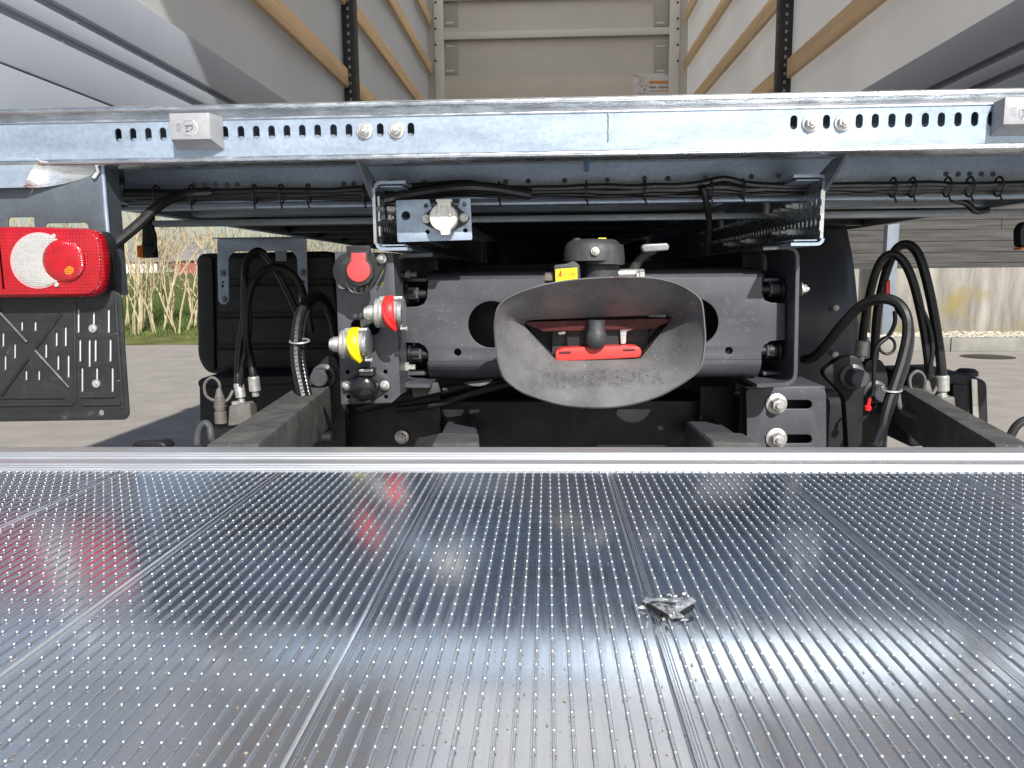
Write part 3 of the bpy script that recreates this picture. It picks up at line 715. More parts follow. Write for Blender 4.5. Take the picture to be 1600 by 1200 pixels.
# ================================================================== galvanised C rails and hangers
YC = 1.57
def crail(px, s, label):
    """s = +1: opens to the right, -1: opens to the left"""
    xw = P(px, 330, YC).x; zt = P(935,282 if s > 0 else 277,YC).z; zt = P(937,279,YC).z; zb = P(937,386,YC).z
    t = thing('c_rail', label, 'rail', (xw, YC, zb), 'galvanised rails under the truck floor')
    holes = []; zm = (zt+zb)/2
    for row, z in enumerate((zm+.018, zm-.022)):
        for k in range(46):
            y = YC+.03+k*.026; holes.append([(y+.005*math.cos(R(a*45)), z+.008*math.sin(R(a*45))) for a in range(8)])
    side_plate('web', [(YC,zb+.012),(YC+2.6,zb+.012),(YC+2.6,zt-.012),(YC,zt-.012)], xw, .006, galv_lip, t, holes)
    x2 = xw+s*.062
    xi = xw-.003*s - (.003 if s > 0 else -.003)*0
    for z0, sg, nm in ((zt,-1,'upper_flange'),(zb,1,'lower_flange')):
        prof = []
        cx, cz, r = xw+s*.011, z0+sg*.012, .014
        for i in range(7):
            a = R(90*i/6); prof.append((cx-s*r*math.cos(a), cz-sg*r*math.sin(a)))
        prof.append((x2, z0-sg*.002)); prof.append((x2, z0+sg*.004))
        r2 = .008
        for i in range(7):
            a = R(90-90*i/6); prof.append((cx-s*r2*math.cos(a), cz-sg*r2*math.sin(a)))
        link(nm, MB().prism(prof, YC, YC+2.6).mesh(nm), galv, t)
    # nested inner liner lips, bright cut edges
    for z0, sg in ((zt,-1),(zb,1)):
        m = MB().box((xw+s*.010,YC+.004,z0+sg*.007),(x2-s*.006,YC+.30,z0+sg*.010)); link('liner', m.mesh('liner', .0006, 1), galv, t)
    for k in range(3):
        z = zb+.022+(zt-zb-.044)*(k+.15)/3; link('liner_tab', MB().box((xw+s*.0045,YC-.001,z),(xw+s*.0085,YC+.012,z+.02)).mesh('tab', .0008, 1), steel, t)
    return t, xw, zt, zb
t, xw, zt, zb = crail(587, 1, 'left galvanised rail end behind the white socket')
for dy, z, dx in ((.12,zt-.03,.02),(.10,zt-.045,.03),(.14,zt-.052,.018),(.11,zt-.062,.012)):
    m = MB(); m._lathe(Vector((xw+.004,YC+dy,z)), Vector((1,0,0)), [(0,.010),(dx*.6,.010),(dx*.6,.006),(dx,.006)], 6); link('bolt', m.mesh('bolt'), zinc, t)
m = MB(); m._lathe(Vector((xw+.035,YC+.08,zt-.008)), Vector((0,0,-1)), [(0,.011),(.014,.011),(.014,.006),(.035,.006)], 6); link('bolt', m.mesh('bolt'), zinc, t)
hx = xw
t, xw, zt, zb = crail(1288, -1, 'right galvanised rail with rows of slots receding under the floor')
for dy, z in ((.16,zt-.046),(.20,zt-.05),(.25,zt-.048),(.30,zt-.052),(.19,zb+.034),(.26,zb+.036),(.55,zb+.03),(.75,zb+.03)):
    m = MB(); m._lathe(Vector((xw-.004,YC+dy,z)), Vector((-1,0,0)), [(0,.011),(.012,.011),(.012,.006),(.024,.006)], 6); link('bolt', m.mesh('bolt'), zinc, t)
for dy in (.28,.75):
    m = MB(); m._lathe(Vector((xw-.035,YC+dy,zt-.007)), Vector((0,0,-1)), [(0,.012),(.014,.012),(.014,.007),(.045,.007)], 6); link('bolt', m.mesh('bolt'), zinc, t)
for X, lab in ((hx-.0045,'left grey hanger plate between the rear beam and the rail'),(xw+.0045,'right grey hanger plate between the rear beam and the rail')):
    o = side_plate('hanger_plate', [(YB+.012,zz(246.5)),(YB+.085,zz(246.5)),(YC+.16,zt-.03),(YC+.16,zb+.06),(YC+.01,zt-.035)], X, .007, galv_old, None)
    o['label'] = lab; o['category'] = 'hanger'

# ================================================================== white socket on its plate
YW = 1.60
ws = thing('white_socket', 'white lidded socket bolted on a small galvanised plate', 'socket', P(680,378,YW))
pl = plate('mounting_plate', rounded([(618,313),(671,311),(673,322),(684,334),(706,334),(717,321),(718,310),(735,309),(738,375),(621,378.5)],3,3), YW, .004, galv, ws,
      holes=[arc(*c,n=14) for c in ((665.5,321,3.4),(725,319,3.4),(668,362,3.4),(727,360,3.4),(634,337,7))])
plate('flange', rounded([(657,342),(664,334),(684,318),(706,318),(726,332),(734,340),(728,350),(706,362),(686,362),(664,351)],4), YW-.006, .006, rubber, ws, bevel=.001)
p = P(695,341,YW-.006)
link('lid', MB()._lathe(p, Vector((0,-1,0)), [(0,.0285),(.024,.0285),(.028,.0265),(.029,.022),(.0285,.018),(.0285,.001)], 40).mesh('lid'), white_pl, ws)
plate('hinge', rounded([(683,312),(704,312),(705,336),(701,337),(699,322),(688,322),(686,337),(683,336)],1.5), YW-.040, .012, white_pl, ws, bevel=.0012)
plate('hinge_pin', rounded([(681,311),(706,310.5),(706,315),(681,315.5)],1.5), YW-.044, .014, white_pl, ws, bevel=.0015)
plate('catch', rounded([(687,357),(704,357),(702,367),(689,367.5)],2), YW-.034, .02, white_pl, ws, bevel=.0015)
for c in ((666,342),(725,340)): bolt(*c, YW-.006, .0062, zinc, ws, length=.008)

# ================================================================== connector panel
YN = 1.60
cp = thing('connector_panel', 'dark upright steel panel carrying sockets and air couplings', 'panel', P(575,632,YN))
plate('panel', [(523,393),(614,395),(626,617),(612,629.5),(533,632)], YN, .005, paint, cp,
      holes=[arc(*c,n=16) for c in ((535,403,3.4),(598,424,3.4),(598,444,3.6),(543,581,3.4),(602,581,3.4),(544,620,3.4),(603,620,3.4),(557.5,509,9.5),(584,514,9.5))], bevel=.0008)
m = MB(); a = P(614,395,YN); b = P(626,617,YN)
m.add([(a.x,YN,a.z),(b.x,YN,b.z),(b.x+.004,YN+.07,b.z),(a.x+.004,YN+.07,a.z)], [(0,1,2,3)]); link('side_fold', m.mesh('side_fold'), paint, cp)

rsk = thing('red_socket', 'black round socket with red keyhole-shaped lid at the panel top', 'socket', P(562,458,YN-.03))
plate('flange', rounded([(527,445),(536,434),(545,398),(592,394),(606,402),(598,418),(584,446),(566,456),(540,455)],5), YN-.008, .008, plastic, rsk, bevel=.001)
YK = YN-.068
link('barrel', MB()._lathe(P(560,424,YN-.006), Vector((0,-1,0)), [(0,.034),(.05,.034),(.054,.037),(.060,.037),(.062,.034),(.062,.001)], 40).mesh('barrel'), plastic, rsk)
plate('lid_frame', rounded([(545,391),(575,391),(577,408),(583,418),(583.5,430),(576,443),(560,448),(546,443),(538.5,430),(538.5,418),(544,408)],4), YK-.004, .012, plastic, rsk, bevel=.002)
key = [(548.5,395),(571,395),(571.5,407.5)]+[(560+18.5*math.cos(R(a)), 422.5+18.5*math.sin(R(a))) for a in range(-50,231,10)]+[(548,407.5)]
plate('lid', key, YK-.008, .008, red_lid, rsk, bevel=.0012)
plate('hinge', rounded([(541,384),(577,383.5),(578,398),(574,398),(573,392),(546,392),(545,398),(541,398)],1.5), YK-.002, .014, plastic, rsk, bevel=.001)
for pts in ([(540,442),(548,455),(562,459),(575,455),(584,440)], [(552,449),(556,458)], [(566,449),(563,459)], [(574,446),(572,456)]):
    link('cage_bar', MB().tube(spline([P(x,y,YK+.002) for x,y in pts],4), .0026, 6).mesh('cage'), plastic, rsk)
link('strap_wire', MB().tube([P(604,408,YN-.01),P(600,428,YN-.012),P(590,446,YN-.012)], .0018, 6).mesh('wire'), plastic, rsk)
for c in ((596.5,404),(536,444)): bolt(*c, YN-.008, .0072, zinc, rsk, length=.010)

def air_coupling(cx, cy, capmat, label):
    t = thing('air_coupling', label, 'air coupling', P(cx,cy+25,YN-.04), 'air couplings on the connector panel')
    Y = YN-.055; k = S(Y); c = P(cx, cy, Y); ax = Vector((1,0,0))
    def lx(nm, prof, mt, n=24, dz=0): link(nm, MB()._lathe(c+Vector((0,0,dz)), ax, [(d*k, r*k) for d, r in prof], n).mesh(nm), mt, t)
    lx('hose_nut', [(-33,6),(-31,9.5),(-27,9.5),(-26.5,12),(-17,12.5),(-15,12)], zinc)
    lx('flange', [(-15,19),(-12,23.5),(-7,23.5),(-5,20),(-4,20),(-4,22),(0,22),(1,18)], zinc, 20)
    lx('body', [(1,17),(4,19),(6,24),(10,25),(11,20),(22,20)], alu_cast, 24)
    lx('contact_disc', [(22,21),(24,25),(30,25),(31,23),(31,4)], steel, 28)
    link('rear_spigot', MB()._lathe(c+Vector((6*k,.0,0)), Vector((0,1,0)), [(0,.016),(.056,.016)], 16).mesh('spigot'), alu_cast, t)
    # coloured hinged cover: curved plate wrapped around the front of the body
    m = MB(); vs = []; N = 18; W = 6
    for i in range(N+1):
        u = i/N; a = R(100-185*u)                    # from the top, round the front, to below
        rad = (26+3*math.sin(math.pi*u))*k
        wd = (7+10*math.sin(math.pi*min(1,u*1.05))**.8+4*u)*k; off = (11-3*math.sin(math.pi*u*1.0)+6*u)*k
        for j in range(W+1):
            v = j/W-.5
            vs.append(c+Vector((off+v*wd, -math.cos(a)*rad*(1+.10*math.cos(math.pi*v)), math.sin(a)*rad*1.02)))
    fs = [(i*(W+1)+j, i*(W+1)+j+1, (i+1)*(W+1)+j+1, (i+1)*(W+1)+j) for i in range(N) for j in range(W)]
    me = m.add(vs, fs).mesh('cover', smooth=60)
    o = link('cover', me, capmat, t); md = o.modifiers.new('thick', 'SOLIDIFY'); md.thickness = .005; md.offset = -1
    link('grip_rib', MB().tube(spline([c+Vector((4*k,-26*k,10*k)), c+Vector((7*k,-33*k,-2*k)), c+Vector((14*k,-31*k,-16*k)), c+Vector((20*k,-22*k,-25*k))],5), [.0045]*16, 8).mesh('rib'), capmat, t)
    link('bracket', MB().box(tuple(c+Vector((-6*k,-8*k,20*k))), tuple(c+Vector((30*k,6*k,26*k)))).mesh('bracket', .002), zinc, t)
    link('pin', MB()._lathe(c+Vector((27*k,-14*k,-24*k)), ax, [(0,.003),(9*k,.003),(9*k,.005),(11*k,.005)], 10).mesh('pin'), zinc, t)
air_coupling(601, 489, red_cap, 'air coupling with red cover on the connector panel')
air_coupling(547, 538, yellow_cap, 'air coupling with yellow cover on the connector panel')

bs = thing('black_socket', 'black domed socket between two bolts at the panel bottom', 'socket', P(572,628,YN-.02))
plate('flange', rounded([(534,602),(540,594),(562,580),(584,580),(604,594),(611,602),(604,611),(584,625),(562,625),(541,611)],5), YN-.006, .006, plastic, bs, bevel=.001)
link('dome', MB()._lathe(P(572,603,YN-.006), Vector((0,-1,0)), [(0,.029),(.028,.029),(.033,.027),(.038,.021),(.041,.012),(.042,.001)], 36).mesh('dome'), M('glossy_black', (.012,.012,.013), .18, 0, .2, 20, coat=.3), bs)
plate('hinge', rounded([(560,576),(583,576),(583,588),(560,588)],2), YN-.045, .03, plastic, bs, bevel=.002)
plate('hinge_clip', rounded([(561,577),(582,577),(582,581),(561,581)],1), YN-.047, .004, zinc, bs, bevel=.001)
plate('catch', rounded([(563,616),(579,616),(578,629),(561,629)],2), YN-.036, .03, plastic, bs, bevel=.002)
for c in ((542.5,602),(601.5,602)): bolt(*c, YN-.006, .0072, zinc, bs, length=.010)

# ================================================================== drawbar cross member
YD = 1.70
db = thing('drawbar_beam', 'dark painted pressed steel cross member with round holes behind the coupling', 'cross member', P(937,600,YD))
fo = [(669,437),(1191,432),(1191,458),(1195,469),(1205,473),(1227,474),(1227,531),(1204,533),(1194,540),(1190,550),(1190,562),
      (669,566),(669,550),(664,541),(654,536),(630,535),(630,480),(652,479),(662,475),(667,466)]
plate('face', fo, YD, .008, paint, db, holes=[arc(768,507,36.5,n=40), arc(1086,503,36.5,n=40), arc(715,550.5,5.8,n=18), arc(1139,548,5.8,n=18)], bevel=.001)
def fold(nm, pts):
    """strip along x following (px row, Y) pairs"""
    m = MB(); prof = [(y, P(930,py,y).z) for py, y in pts]
    x0 = P(667,500,YD).x; x1 = P(1191,500,YD).x
    m.strip(prof, x0, x1); o = link(nm, m.mesh(nm, smooth=60), paint, db)
    md = o.modifiers.new('thick', 'SOLIDIFY'); md.thickness = .007; md.offset = -1
fold('upper_fold', [(436,YD+.001),(432,YD+.003),(428.5,YD+.009),(424,YD+.030),(419.5,YD+.10)])
fold('lower_fold', [(563,YD+.001),(570,YD+.003),(577,YD+.010),(583,YD+.022),(585,YD+.04)])
for x0, x1 in ((636,667),(1192,1226)):
    for y0, y1 in ((424,440),(570,586)):
        a = P(x0,y0,YD+.035); b = P(x1,y1,YD+.035)
        link('end_flange', MB().box((a.x,YD+.03,b.z),(b.x,YD+.13,b.z+.008)).mesh('end_flange', .002), paint, db)
link('rear_wall', MB().box((P(630,500,1.86).x,1.86,P(900,590,1.86).z),(P(1230,500,1.86).x,1.868,P(900,425,1.86).z)).mesh('rear_wall'), paint_dark, db)
for c in ((645,460),(650,554),(1211,452),(1206,548)):
    m = MB(); p = P(*c, YD+.02); sx = 1 if c[0] < 900 else -1
    m._lathe(p+Vector((-sx*.015,0,0)), Vector((sx,0,0)), [(0,.024),(.006,.024),(.0065,.0165),(.024,.0165),(.024,.0105),(.046,.0105)], 6 if False else 24)
    link('washer_stack', m.mesh('washer'), paint_dark, db)
    m = MB()._lathe(p+Vector((-sx*.006,0,0)), Vector((sx,0,0)), [(0,.0168),(.018,.0168),(.02,.015)], 6); link('bolt', m.mesh('bolt'), paint, db)
st = MB(); rnd = random.Random(9)
for x0, y0, nxx, nyy in ((1130,482,3,4),(1147,482,3,4),(1166,485,5,3),(1131,500,10,3),(1147,511,4,3),(1164,512,4,3),(1162,498,9,2),(682,484,10,2),(684,496,6,3)):
    for i in range(nxx):
        for j in range(nyy):
            if rnd.random() < .6:
                st._lathe(P(x0+i*2.6, y0+j*2.9, YD-.0002), Vector((0,-1,0)), [(0,.0011),(.0006,.0008)], 6)
link('stamped_dots', st.mesh('stamped_dots'), M('stamp_dots', (.2,.2,.21), .6), db, kind='stuff')
# bent side plates
def side_frame(pts, label, Y0=1.645, Y1=1.86, th=6.5):
    base = thing('side_bracket', label, 'bracket', P(pts[0][0], 603, Y0), 'bent side brackets of the cross member')
    path = rounded_open(pts, 20); n = len(path); L = []; Rr = []
    for i in range(n):
        a = Vector(path[max(i-1,0)]); b = Vector(path[min(i+1,n-1)]); d = (b-a).normalized(); nn = Vector((-d.y, d.x))
        q = Vector(path[i]); L.append(q+nn*th/2); Rr.append(q-nn*th/2)
    poly = [(P(q.x,q.y,Y0).x, P(q.x,q.y,Y0).z) for q in L+Rr[::-1]]
    link('bent_plate', MB().prism(poly, Y0, Y1).mesh('bent_plate', .001, 1), paint, base)
    return base
def rounded_open(pts, r, n=6):
    o = [pts[0]]
    for i in range(1, len(pts)-1):
        p = Vector(pts[i]); a = Vector(pts[i-1])-p; b = Vector(pts[i+1])-p
        a = p+a.normalized()*min(r,a.length*.5); b = p+b.normalized()*min(r,b.length*.5)
        for j in range(n+1):
            t = j/n; q = a*(1-t)**2+p*2*t*(1-t)+b*t*t; o.append((q.x,q.y))
    return o+[pts[-1]]
q = side_frame([(1192,388),(1247,386),(1243,601),(1182,603)], 'right bent side bracket of the cross member')
bolt(1251,452,1.72,.010,zinc,q,axis=(1,0,0))
q = side_frame([(676,398),(615,400),(621,603),(672,603)], 'left bent side bracket of the cross member beside the connector panel')
for c in ((634,430),(632,574)):
    m = MB()._lathe(P(*c,1.66), Vector((1,0,0)), [(-.012,.008),(-.002,.008),(0,.011),(.010,.011),(.010,.006),(.024,.006)], 6); link('bolt', m.mesh('bolt'), zinc if c[1] > 500 else paint_dark, q)
plate('tab', [(641,600),(684,598),(688,612),(646,622)], 1.68, .006, paint_dusty, q)

# ================================================================== trailer coupling
cc = lambda l: [(760+x*.2416, 360+y*.2417) for x, y in l]
outer = cc([(60,620),(66,560),(80,505),(105,472),(150,438),(250,395),(400,352),(600,324),(800,312),(1000,310),(1120,322),(1230,352),(1320,398),(1375,445),(1392,500),(1402,600),(1408,700),(1398,800),(1382,870),(1340,930),(1200,1022),(1080,1078),(920,1122),(760,1138),(620,1136),(480,1120),(340,1082),(230,1040),(130,965),(98,900),(80,830),(66,720)])
throat = cc([(215,585),(330,578),(720,560),(1110,548),(1225,545),(1130,660),(1020,800),(1000,828),(900,832),(540,832),(445,830),(420,810),(320,700)])
CX, CY = 934, 532
def rad(poly, a):
    d = Vector((math.cos(a), math.sin(a))); best = 0
    for i in range(len(poly)):
        p = Vector(poly[i])-Vector((CX,CY)); q = Vector(poly[(i+1)%len(poly)])-Vector((CX,CY)); e = q-p
        den = d.x*e.y-d.y*e.x
        if abs(den) < 1e-9: continue
        t = (p.x*e.y-p.y*e.x)/den; s = (p.x*d.y-p.y*d.x)/den
        if t > 0 and -1e-6 <= s <= 1+1e-6: best = max(best, t)
    return best
outer_s = [(q.x,q.y) for q in spline([Vector((x,y,0)) for x,y in outer+[outer[0]]], 4)[:-1]]
YR0, YR1 = 1.50, 1.605             # rim and throat of the funnel
NA = 144; NK = 8
ro = [rad(outer_s, 2*math.pi*i/NA) for i in range(NA)]; rt = [rad(throat, 2*math.pi*i/NA) for i in range(NA)]
for _ in range(1): rt = [(rt[i-1]+2*rt[i]+rt[(i+1)%NA])/4 for i in range(NA)]
def fun(a, t):
    i = a/(2*math.pi)*NA; i0 = int(math.floor(i)) % NA; i1 = (i0+1) % NA; f = i-math.floor(i)
    O = ro[i0]*(1-f)+ro[i1]*f; T = rt[i0]*(1-f)+rt[i1]*f
    r = T+(O-T)*t
    return P(CX+r*math.cos(a), CY+r*math.sin(a), YR1+(YR0-YR1)*t)
cpl = thing('trailer_coupling', 'dusty dark cast iron trailer coupling with flared funnel and hand lever', 'trailer coupling', P(935,640,1.6))
m = MB(); vs = []
for k in range(NK+1):
    for i in range(NA): vs.append(fun(2*math.pi*i/NA, k/NK))
rim = 3.2
def offs(dr, Y):
    return [P(CX+(ro[i]+dr)*math.cos(2*math.pi*i/NA), CY+(ro[i]+dr)*math.sin(2*math.pi*i/NA), Y) for i in range(NA)]
vs += offs(1.2, YR0-.0035)+offs(rim, YR0-.001)+offs(rim, YR0+.008)
for k in range(1, 5):
    t = 1-k/5
    vs += [P(CX+(rt[i]+8+(ro[i]-rt[i]-4)*t)*math.cos(2*math.pi*i/NA), CY+(rt[i]+8+(ro[i]-rt[i]-4)*t)*math.sin(2*math.pi*i/NA), YR0+.014+(YR1-YR0)*(1-t)) for i in range(NA)]
rows = len(vs)//NA
m.add(vs, [(k*NA+i, k*NA+(i+1)%NA, (k+1)*NA+(i+1)%NA, (k+1)*NA+i) for k in range(rows-1) for i in range(NA)])
link('funnel', m.mesh('funnel', smooth=16), cast, cpl)
# throat walls
m = MB(); vs = [fun(2*math.pi*i/NA, 0) for i in range(NA)]+[fun(2*math.pi*i/NA, 0)*.5+(fun(2*math.pi*i/NA,0)+Vector((0,.16,0)))*.5 for i in range(NA)]
m.add(vs, [(i, (i+1)%NA, NA+(i+1)%NA, NA+i) for i in range(NA)]); link('throat', m.mesh('throat', smooth=50), cast_head, cpl)
plate('throat_back', [(800,490),(1070,485),(1040,570),(850,572)], YR1+.09, .02, plastic_rib, cpl)
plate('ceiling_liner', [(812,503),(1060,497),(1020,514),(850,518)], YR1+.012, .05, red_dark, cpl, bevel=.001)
plate('jaw_block', rounded([(884,508),(971,508),(971,542),(886,543)],3), YR1+.03, .05, plastic_rib, cpl, bevel=.002)
plate('pale_piece', rounded([(968,503),(985,507),(992,514),(979,518),(978,537),(970,538)],2), YR1+.02, .008, zinc, cpl, bevel=.001)  # bright gap in the throat, put in as a pale metal piece
plate('pale_piece', rounded([(871,519),(884,517),(884,522),(873,523)],2), YR1+.02, .008, zinc, cpl, bevel=.001)
p = P(932,500,YR1-.01)
k = S(YR1)
link('coupling_pin', MB()._lathe(p, Vector((0,0,-1)), [(0,13*k),(14*k,13*k),(17*k,14*k),(22*k,16*k),(29*k,16.5*k),(36*k,15.5*k),(41*k,12*k),(44*k,8*k),(45*k,1*k)], 32).mesh('pin'), cast_head, cpl)
wear = rounded([(867,549),(880,544),(925,541.5),(990,540.5),(1001,543),(1003,552),(997,556),(940,559),(872,562),(868,559)],5)
plate('wear_plate', [(x, y+(3 if y > 552 else 0)) for x, y in wear], YR1-.006, .05, red_wear, cpl, bevel=.003)
for px, py in ((883,551),(983,547)):
    link('wear_plate_recess', MB().tube([P(px-9,py,YR1-.0063),P(px+9,py-.6,YR1-.0063)], .0022, 8).mesh('recess'), red_dark, cpl)
# lettering on the lower lip
cu = bpy.data.curves.new('letters', 'FONT'); cu.body = 'RINGFEDER'; cu.size = 1; cu.extrude = 0; cu.align_x = 'CENTER'; cu.resolution_u = 2; cu.space_character = 1.12
tob = bpy.data.objects.new('letters', cu); me = bpy.data.meshes.new_from_object(tob); bpy.data.objects.remove(tob)
bm = bmesh.new(); bm.from_mesh(me)
bmesh.ops.remove_doubles(bm, verts=bm.verts, dist=1e-5)
edges = [(e.verts[0].co.copy(), e.verts[1].co.copy()) for e in bm.edges if len(e.link_faces) == 1]; bm.free()
xs_ = [c.x for e in edges for c in e]; wtx = max(xs_)-min(xs_); hx0 = (max(xs_)+min(xs_))/2
m = MB(); rnd = random.Random(4)
def onlip(c):
    px = 941+(c.x-hx0)/wtx*192; py = 603-(c.x-hx0)/wtx*9-c.y/.73*25
    dx, dy = px-CX, py-CY; a = math.atan2(dy, dx) % (2*math.pi); r = math.hypot(dx, dy)
    i = a/(2*math.pi)*NA; i0 = int(i) % NA; i1 = (i0+1) % NA; f = i-int(i)
    O = ro[i0]*(1-f)+ro[i1]*f; T = rt[i0]*(1-f)+rt[i1]*f
    return fun(a, (r-T)/(O-T))
for a, b in edges:
    n = max(1, int((b-a).length/.12))
    for i in range(n):
        if rnd.random() < .26: continue          # worn away
        p, q = a.lerp(b, i/n), a.lerp(b, (i+1)/n)
        m.tube([onlip(p), onlip(q)], rnd.uniform(.0002,.0007), 5)
link('raised_letters', m.mesh('letters'), lettering, cpl)
m = MB()
for px, py in ((919,597),(922,600),(931,595),(935,593),(943,583),(941,581),(964,590)):
    c = P(px, py, 1.56); dx, dy = px-CX, py-CY; a = math.atan2(dy,dx) % (2*math.pi); r = math.hypot(dx,dy); i0 = int(a/(2*math.pi)*NA) % NA
    q = fun(a, (r-rt[i0])/(ro[i0]-rt[i0])); m._lathe(q+Vector((0,.0005,0)), Vector((0,-.8,.6)), [(0,.0022),(.0008,.0016)], 7)
link('paint_chips', m.mesh('paint_chips'), lettering, cpl)
# head
YH = 1.62; k = S(YH); p = P(928,440,YH)
def lz(nm, px, py, prof, mt, n=40, Y=YH): return link(nm, MB()._lathe(P(px,py,Y), Vector((0,0,1)), [(d*k, r*k) for d, r in prof], n).mesh(nm), mt, cpl)
lz('head_body', 939, 450, [(0,30),(14,29),(30,29),(40,29)], cast_head)
cap_o = lz('head_cap', 926.5, 408, [(-1,40),(0,45),(12,45),(22,43),(28,39),(32,33),(33,20),(34,2)], cast_head)
link('cap_skirt', MB()._lathe(P(944,414,YH-.012), Vector((0,0,1)), [(0,28*k),(1*k,31*k),(10*k,31*k),(30*k,29*k)], 36).mesh('skirt'), cast_head, cpl)
lz('cap_knob', 902, 382, [(0,9),(6,8.5),(9,6),(10,1)], cast_head, 16, YH-.02)
lz('cap_knob', 926, 378, [(0,5),(3,5),(4,3)], cast_head, 12, YH-.02)
bolt(930,392.5,YH-.062,.0062,zinc,cpl,length=.006)
plate('warning_tab', [(935,371.5),(947,371.5),(948,376),(934,376)], YH-.02, .012, yellow_lab, cpl)
blk = plate('side_block', rounded([(865,414),(884,412),(896,407),(906,414),(908,442),(867,444)],4), YH-.062, .06, cast_head, cpl, bevel=.003)
lb = plate('warning_label', [(868,420.5),(902,418),(902.5,438),(868,441)], YH-.0632, .001, yellow_lab, cpl, bevel=0)
cu = bpy.data.curves.new('t', 'FONT'); cu.body = 'STOP'; cu.size = 1; tob = bpy.data.objects.new('t', cu); me = bpy.data.meshes.new_from_object(tob); bpy.data.objects.remove(tob)
a = P(880,432,YH-.0636); sc_ = .0125
me.transform(Matrix.Translation(a) @ Matrix.Rotation(R(-0), 4, 'Y') @ Matrix.Rotation(R(90), 4, 'X') @ Matrix.Scale(sc_*.78, 4)); link('label_text', me, M('faint_print', (.16,.08,.015), .6), cpl)
m = MB()
for q in (((871,433),(876,423),(877.5,423),(873.5,433)),((874.5,423),(877,423),(878,433),(876,433)),((873,429),(877,428.5),(877,430),(873,430.5))):
    m.add([P(x,y,YH-.0636) for x,y in q], [(0,1,2,3)])
link('label_symbol', m.mesh('symbol'), red_print, cpl)
link('side_bolt', MB()._lathe(P(871,434,YH-.04), Vector((-1,0,0)), [(0,.007),(.008,.007),(.009,.011),(.012,.011),(.0121,.0105),(.024,.0105),(.026,.009)], 6).mesh('side_bolt'), M('rusty_bolt', (.22,.19,.16), .6, .4, .3, 60), cpl)
# hand lever
m = MB().tube(spline([P(982,440,YH+.02),P(988,424,YH+.01),P(998,408,YH),P(1010,397,YH-.01),P(1024,390,YH-.015)],5), [.011,.011,.0105,.0105,.010,.010,.010,.0095,.0095,.009,.009,.009,.0085,.0085,.0085,.0085,.0085,.0085,.0085,.0085,.0085], 10)
link('lever_arm', m.mesh('lever_arm'), cast_head, cpl)
plate('lever_grip', rounded([(1002,386),(1006,381.5),(1042,379.5),(1046,383),(1045,391),(1006,394)],3), YH-.035, .03, M('grey_paint', (.25,.255,.27), .35, .3, .1, 40), cpl, bevel=.003)
link('lever_bolt', MB()._lathe(P(994,430,YH-.02), Vector((1,0,0)), [(0,.009),(.006,.009),(.0062,.012),(.016,.012)], 6).mesh('lever_bolt'), zinc, cpl)
link('lever_shaft', MB()._lathe(P(966,428,YH-.01), Vector((1,0,0)), [(0,.010),(.05,.010)], 16).mesh('lever_shaft'), zinc, cpl)
link('mount_flange', MB().box(tuple(P(862,448,1.69)), tuple(P(1010,560,1.69)+Vector((0,-.03,0)))).mesh('mount_flange', .004), cast_head, cpl)

# ================================================================== chassis, wheels, mudguards
TX = .10                          # centre line of the truck
chs = thing('chassis_frame', 'black truck chassis frame running under the body', 'chassis', (TX, 2.3, .9))
for s in (-1, 1):
    x = TX+s*.40
    link('side_member', MB().box((x-.035,1.88,.93),(x+.035,7.6,1.20)).mesh('side_member', .006), paint_dark, chs)
    link('floor_bearer', MB().box((x-.03,4.2,1.205),(x+.03,7.6,1.33)).mesh('floor_bearer', .004), paint_dark, chs)
for y in (2.5, 3.4, 4.6, 6.0, 7.4):
    link('cross_member', MB().box((TX-.364,y,.72 if y > 3 else .5),(TX+.364,y+.09,1.19)).mesh('cross_member', .008), paint_dark, chs)
link('dark_gap_box', MB().box((TX-.64,2.62,.42),(TX+.64,2.72,.925)).mesh('dark_gap_box', .01), paint_dark, chs)  # dark box added to close a bright gap under the drawbar
link('dark_end_sheet', MB().box((XL+.05,7.45,.25),(XR-.05,7.6,FZ-.065)).mesh('dark_end_sheet', .02), paint_dark, chs)  # dark sheet added to black out the view under the truck
ax = thing('rear_axle', 'black rear axle with twin tyres behind the mudguards', 'axle', (TX, 3.35, 0))
link('axle_tube', MB()._lathe(Vector((TX-.95,3.35,.5)), Vector((1,0,0)), [(0,.08),(.7,.08),(.8,.2),(1.0,.26),(1.2,.2),(1.3,.08),(1.9,.08)], 24).mesh('axle_tube'), paint_dark, ax)
tyre = M('tyre_rubber', (.018,.018,.018), .8, 0, .2, 20)
for s in (-1, 1):
    for x0 in (.62, .93):
        w_ = link('tyre', MB()._lathe(Vector((TX+s*x0,3.35,.5)), Vector((s,0,0)), [(0,.28),(.01,.36),(.03,.45),(.06,.495),(.10,.50),(.18,.50),(.22,.495),(.25,.45),(.27,.36),(.28,.28)], 40).mesh('tyre'), tyre, ax)
        link('rim', MB()._lathe(Vector((TX+s*x0,3.35,.5)), Vector((s,0,0)), [(.04,.29),(.26,.29)], 24).mesh('rim'), paint, w_)

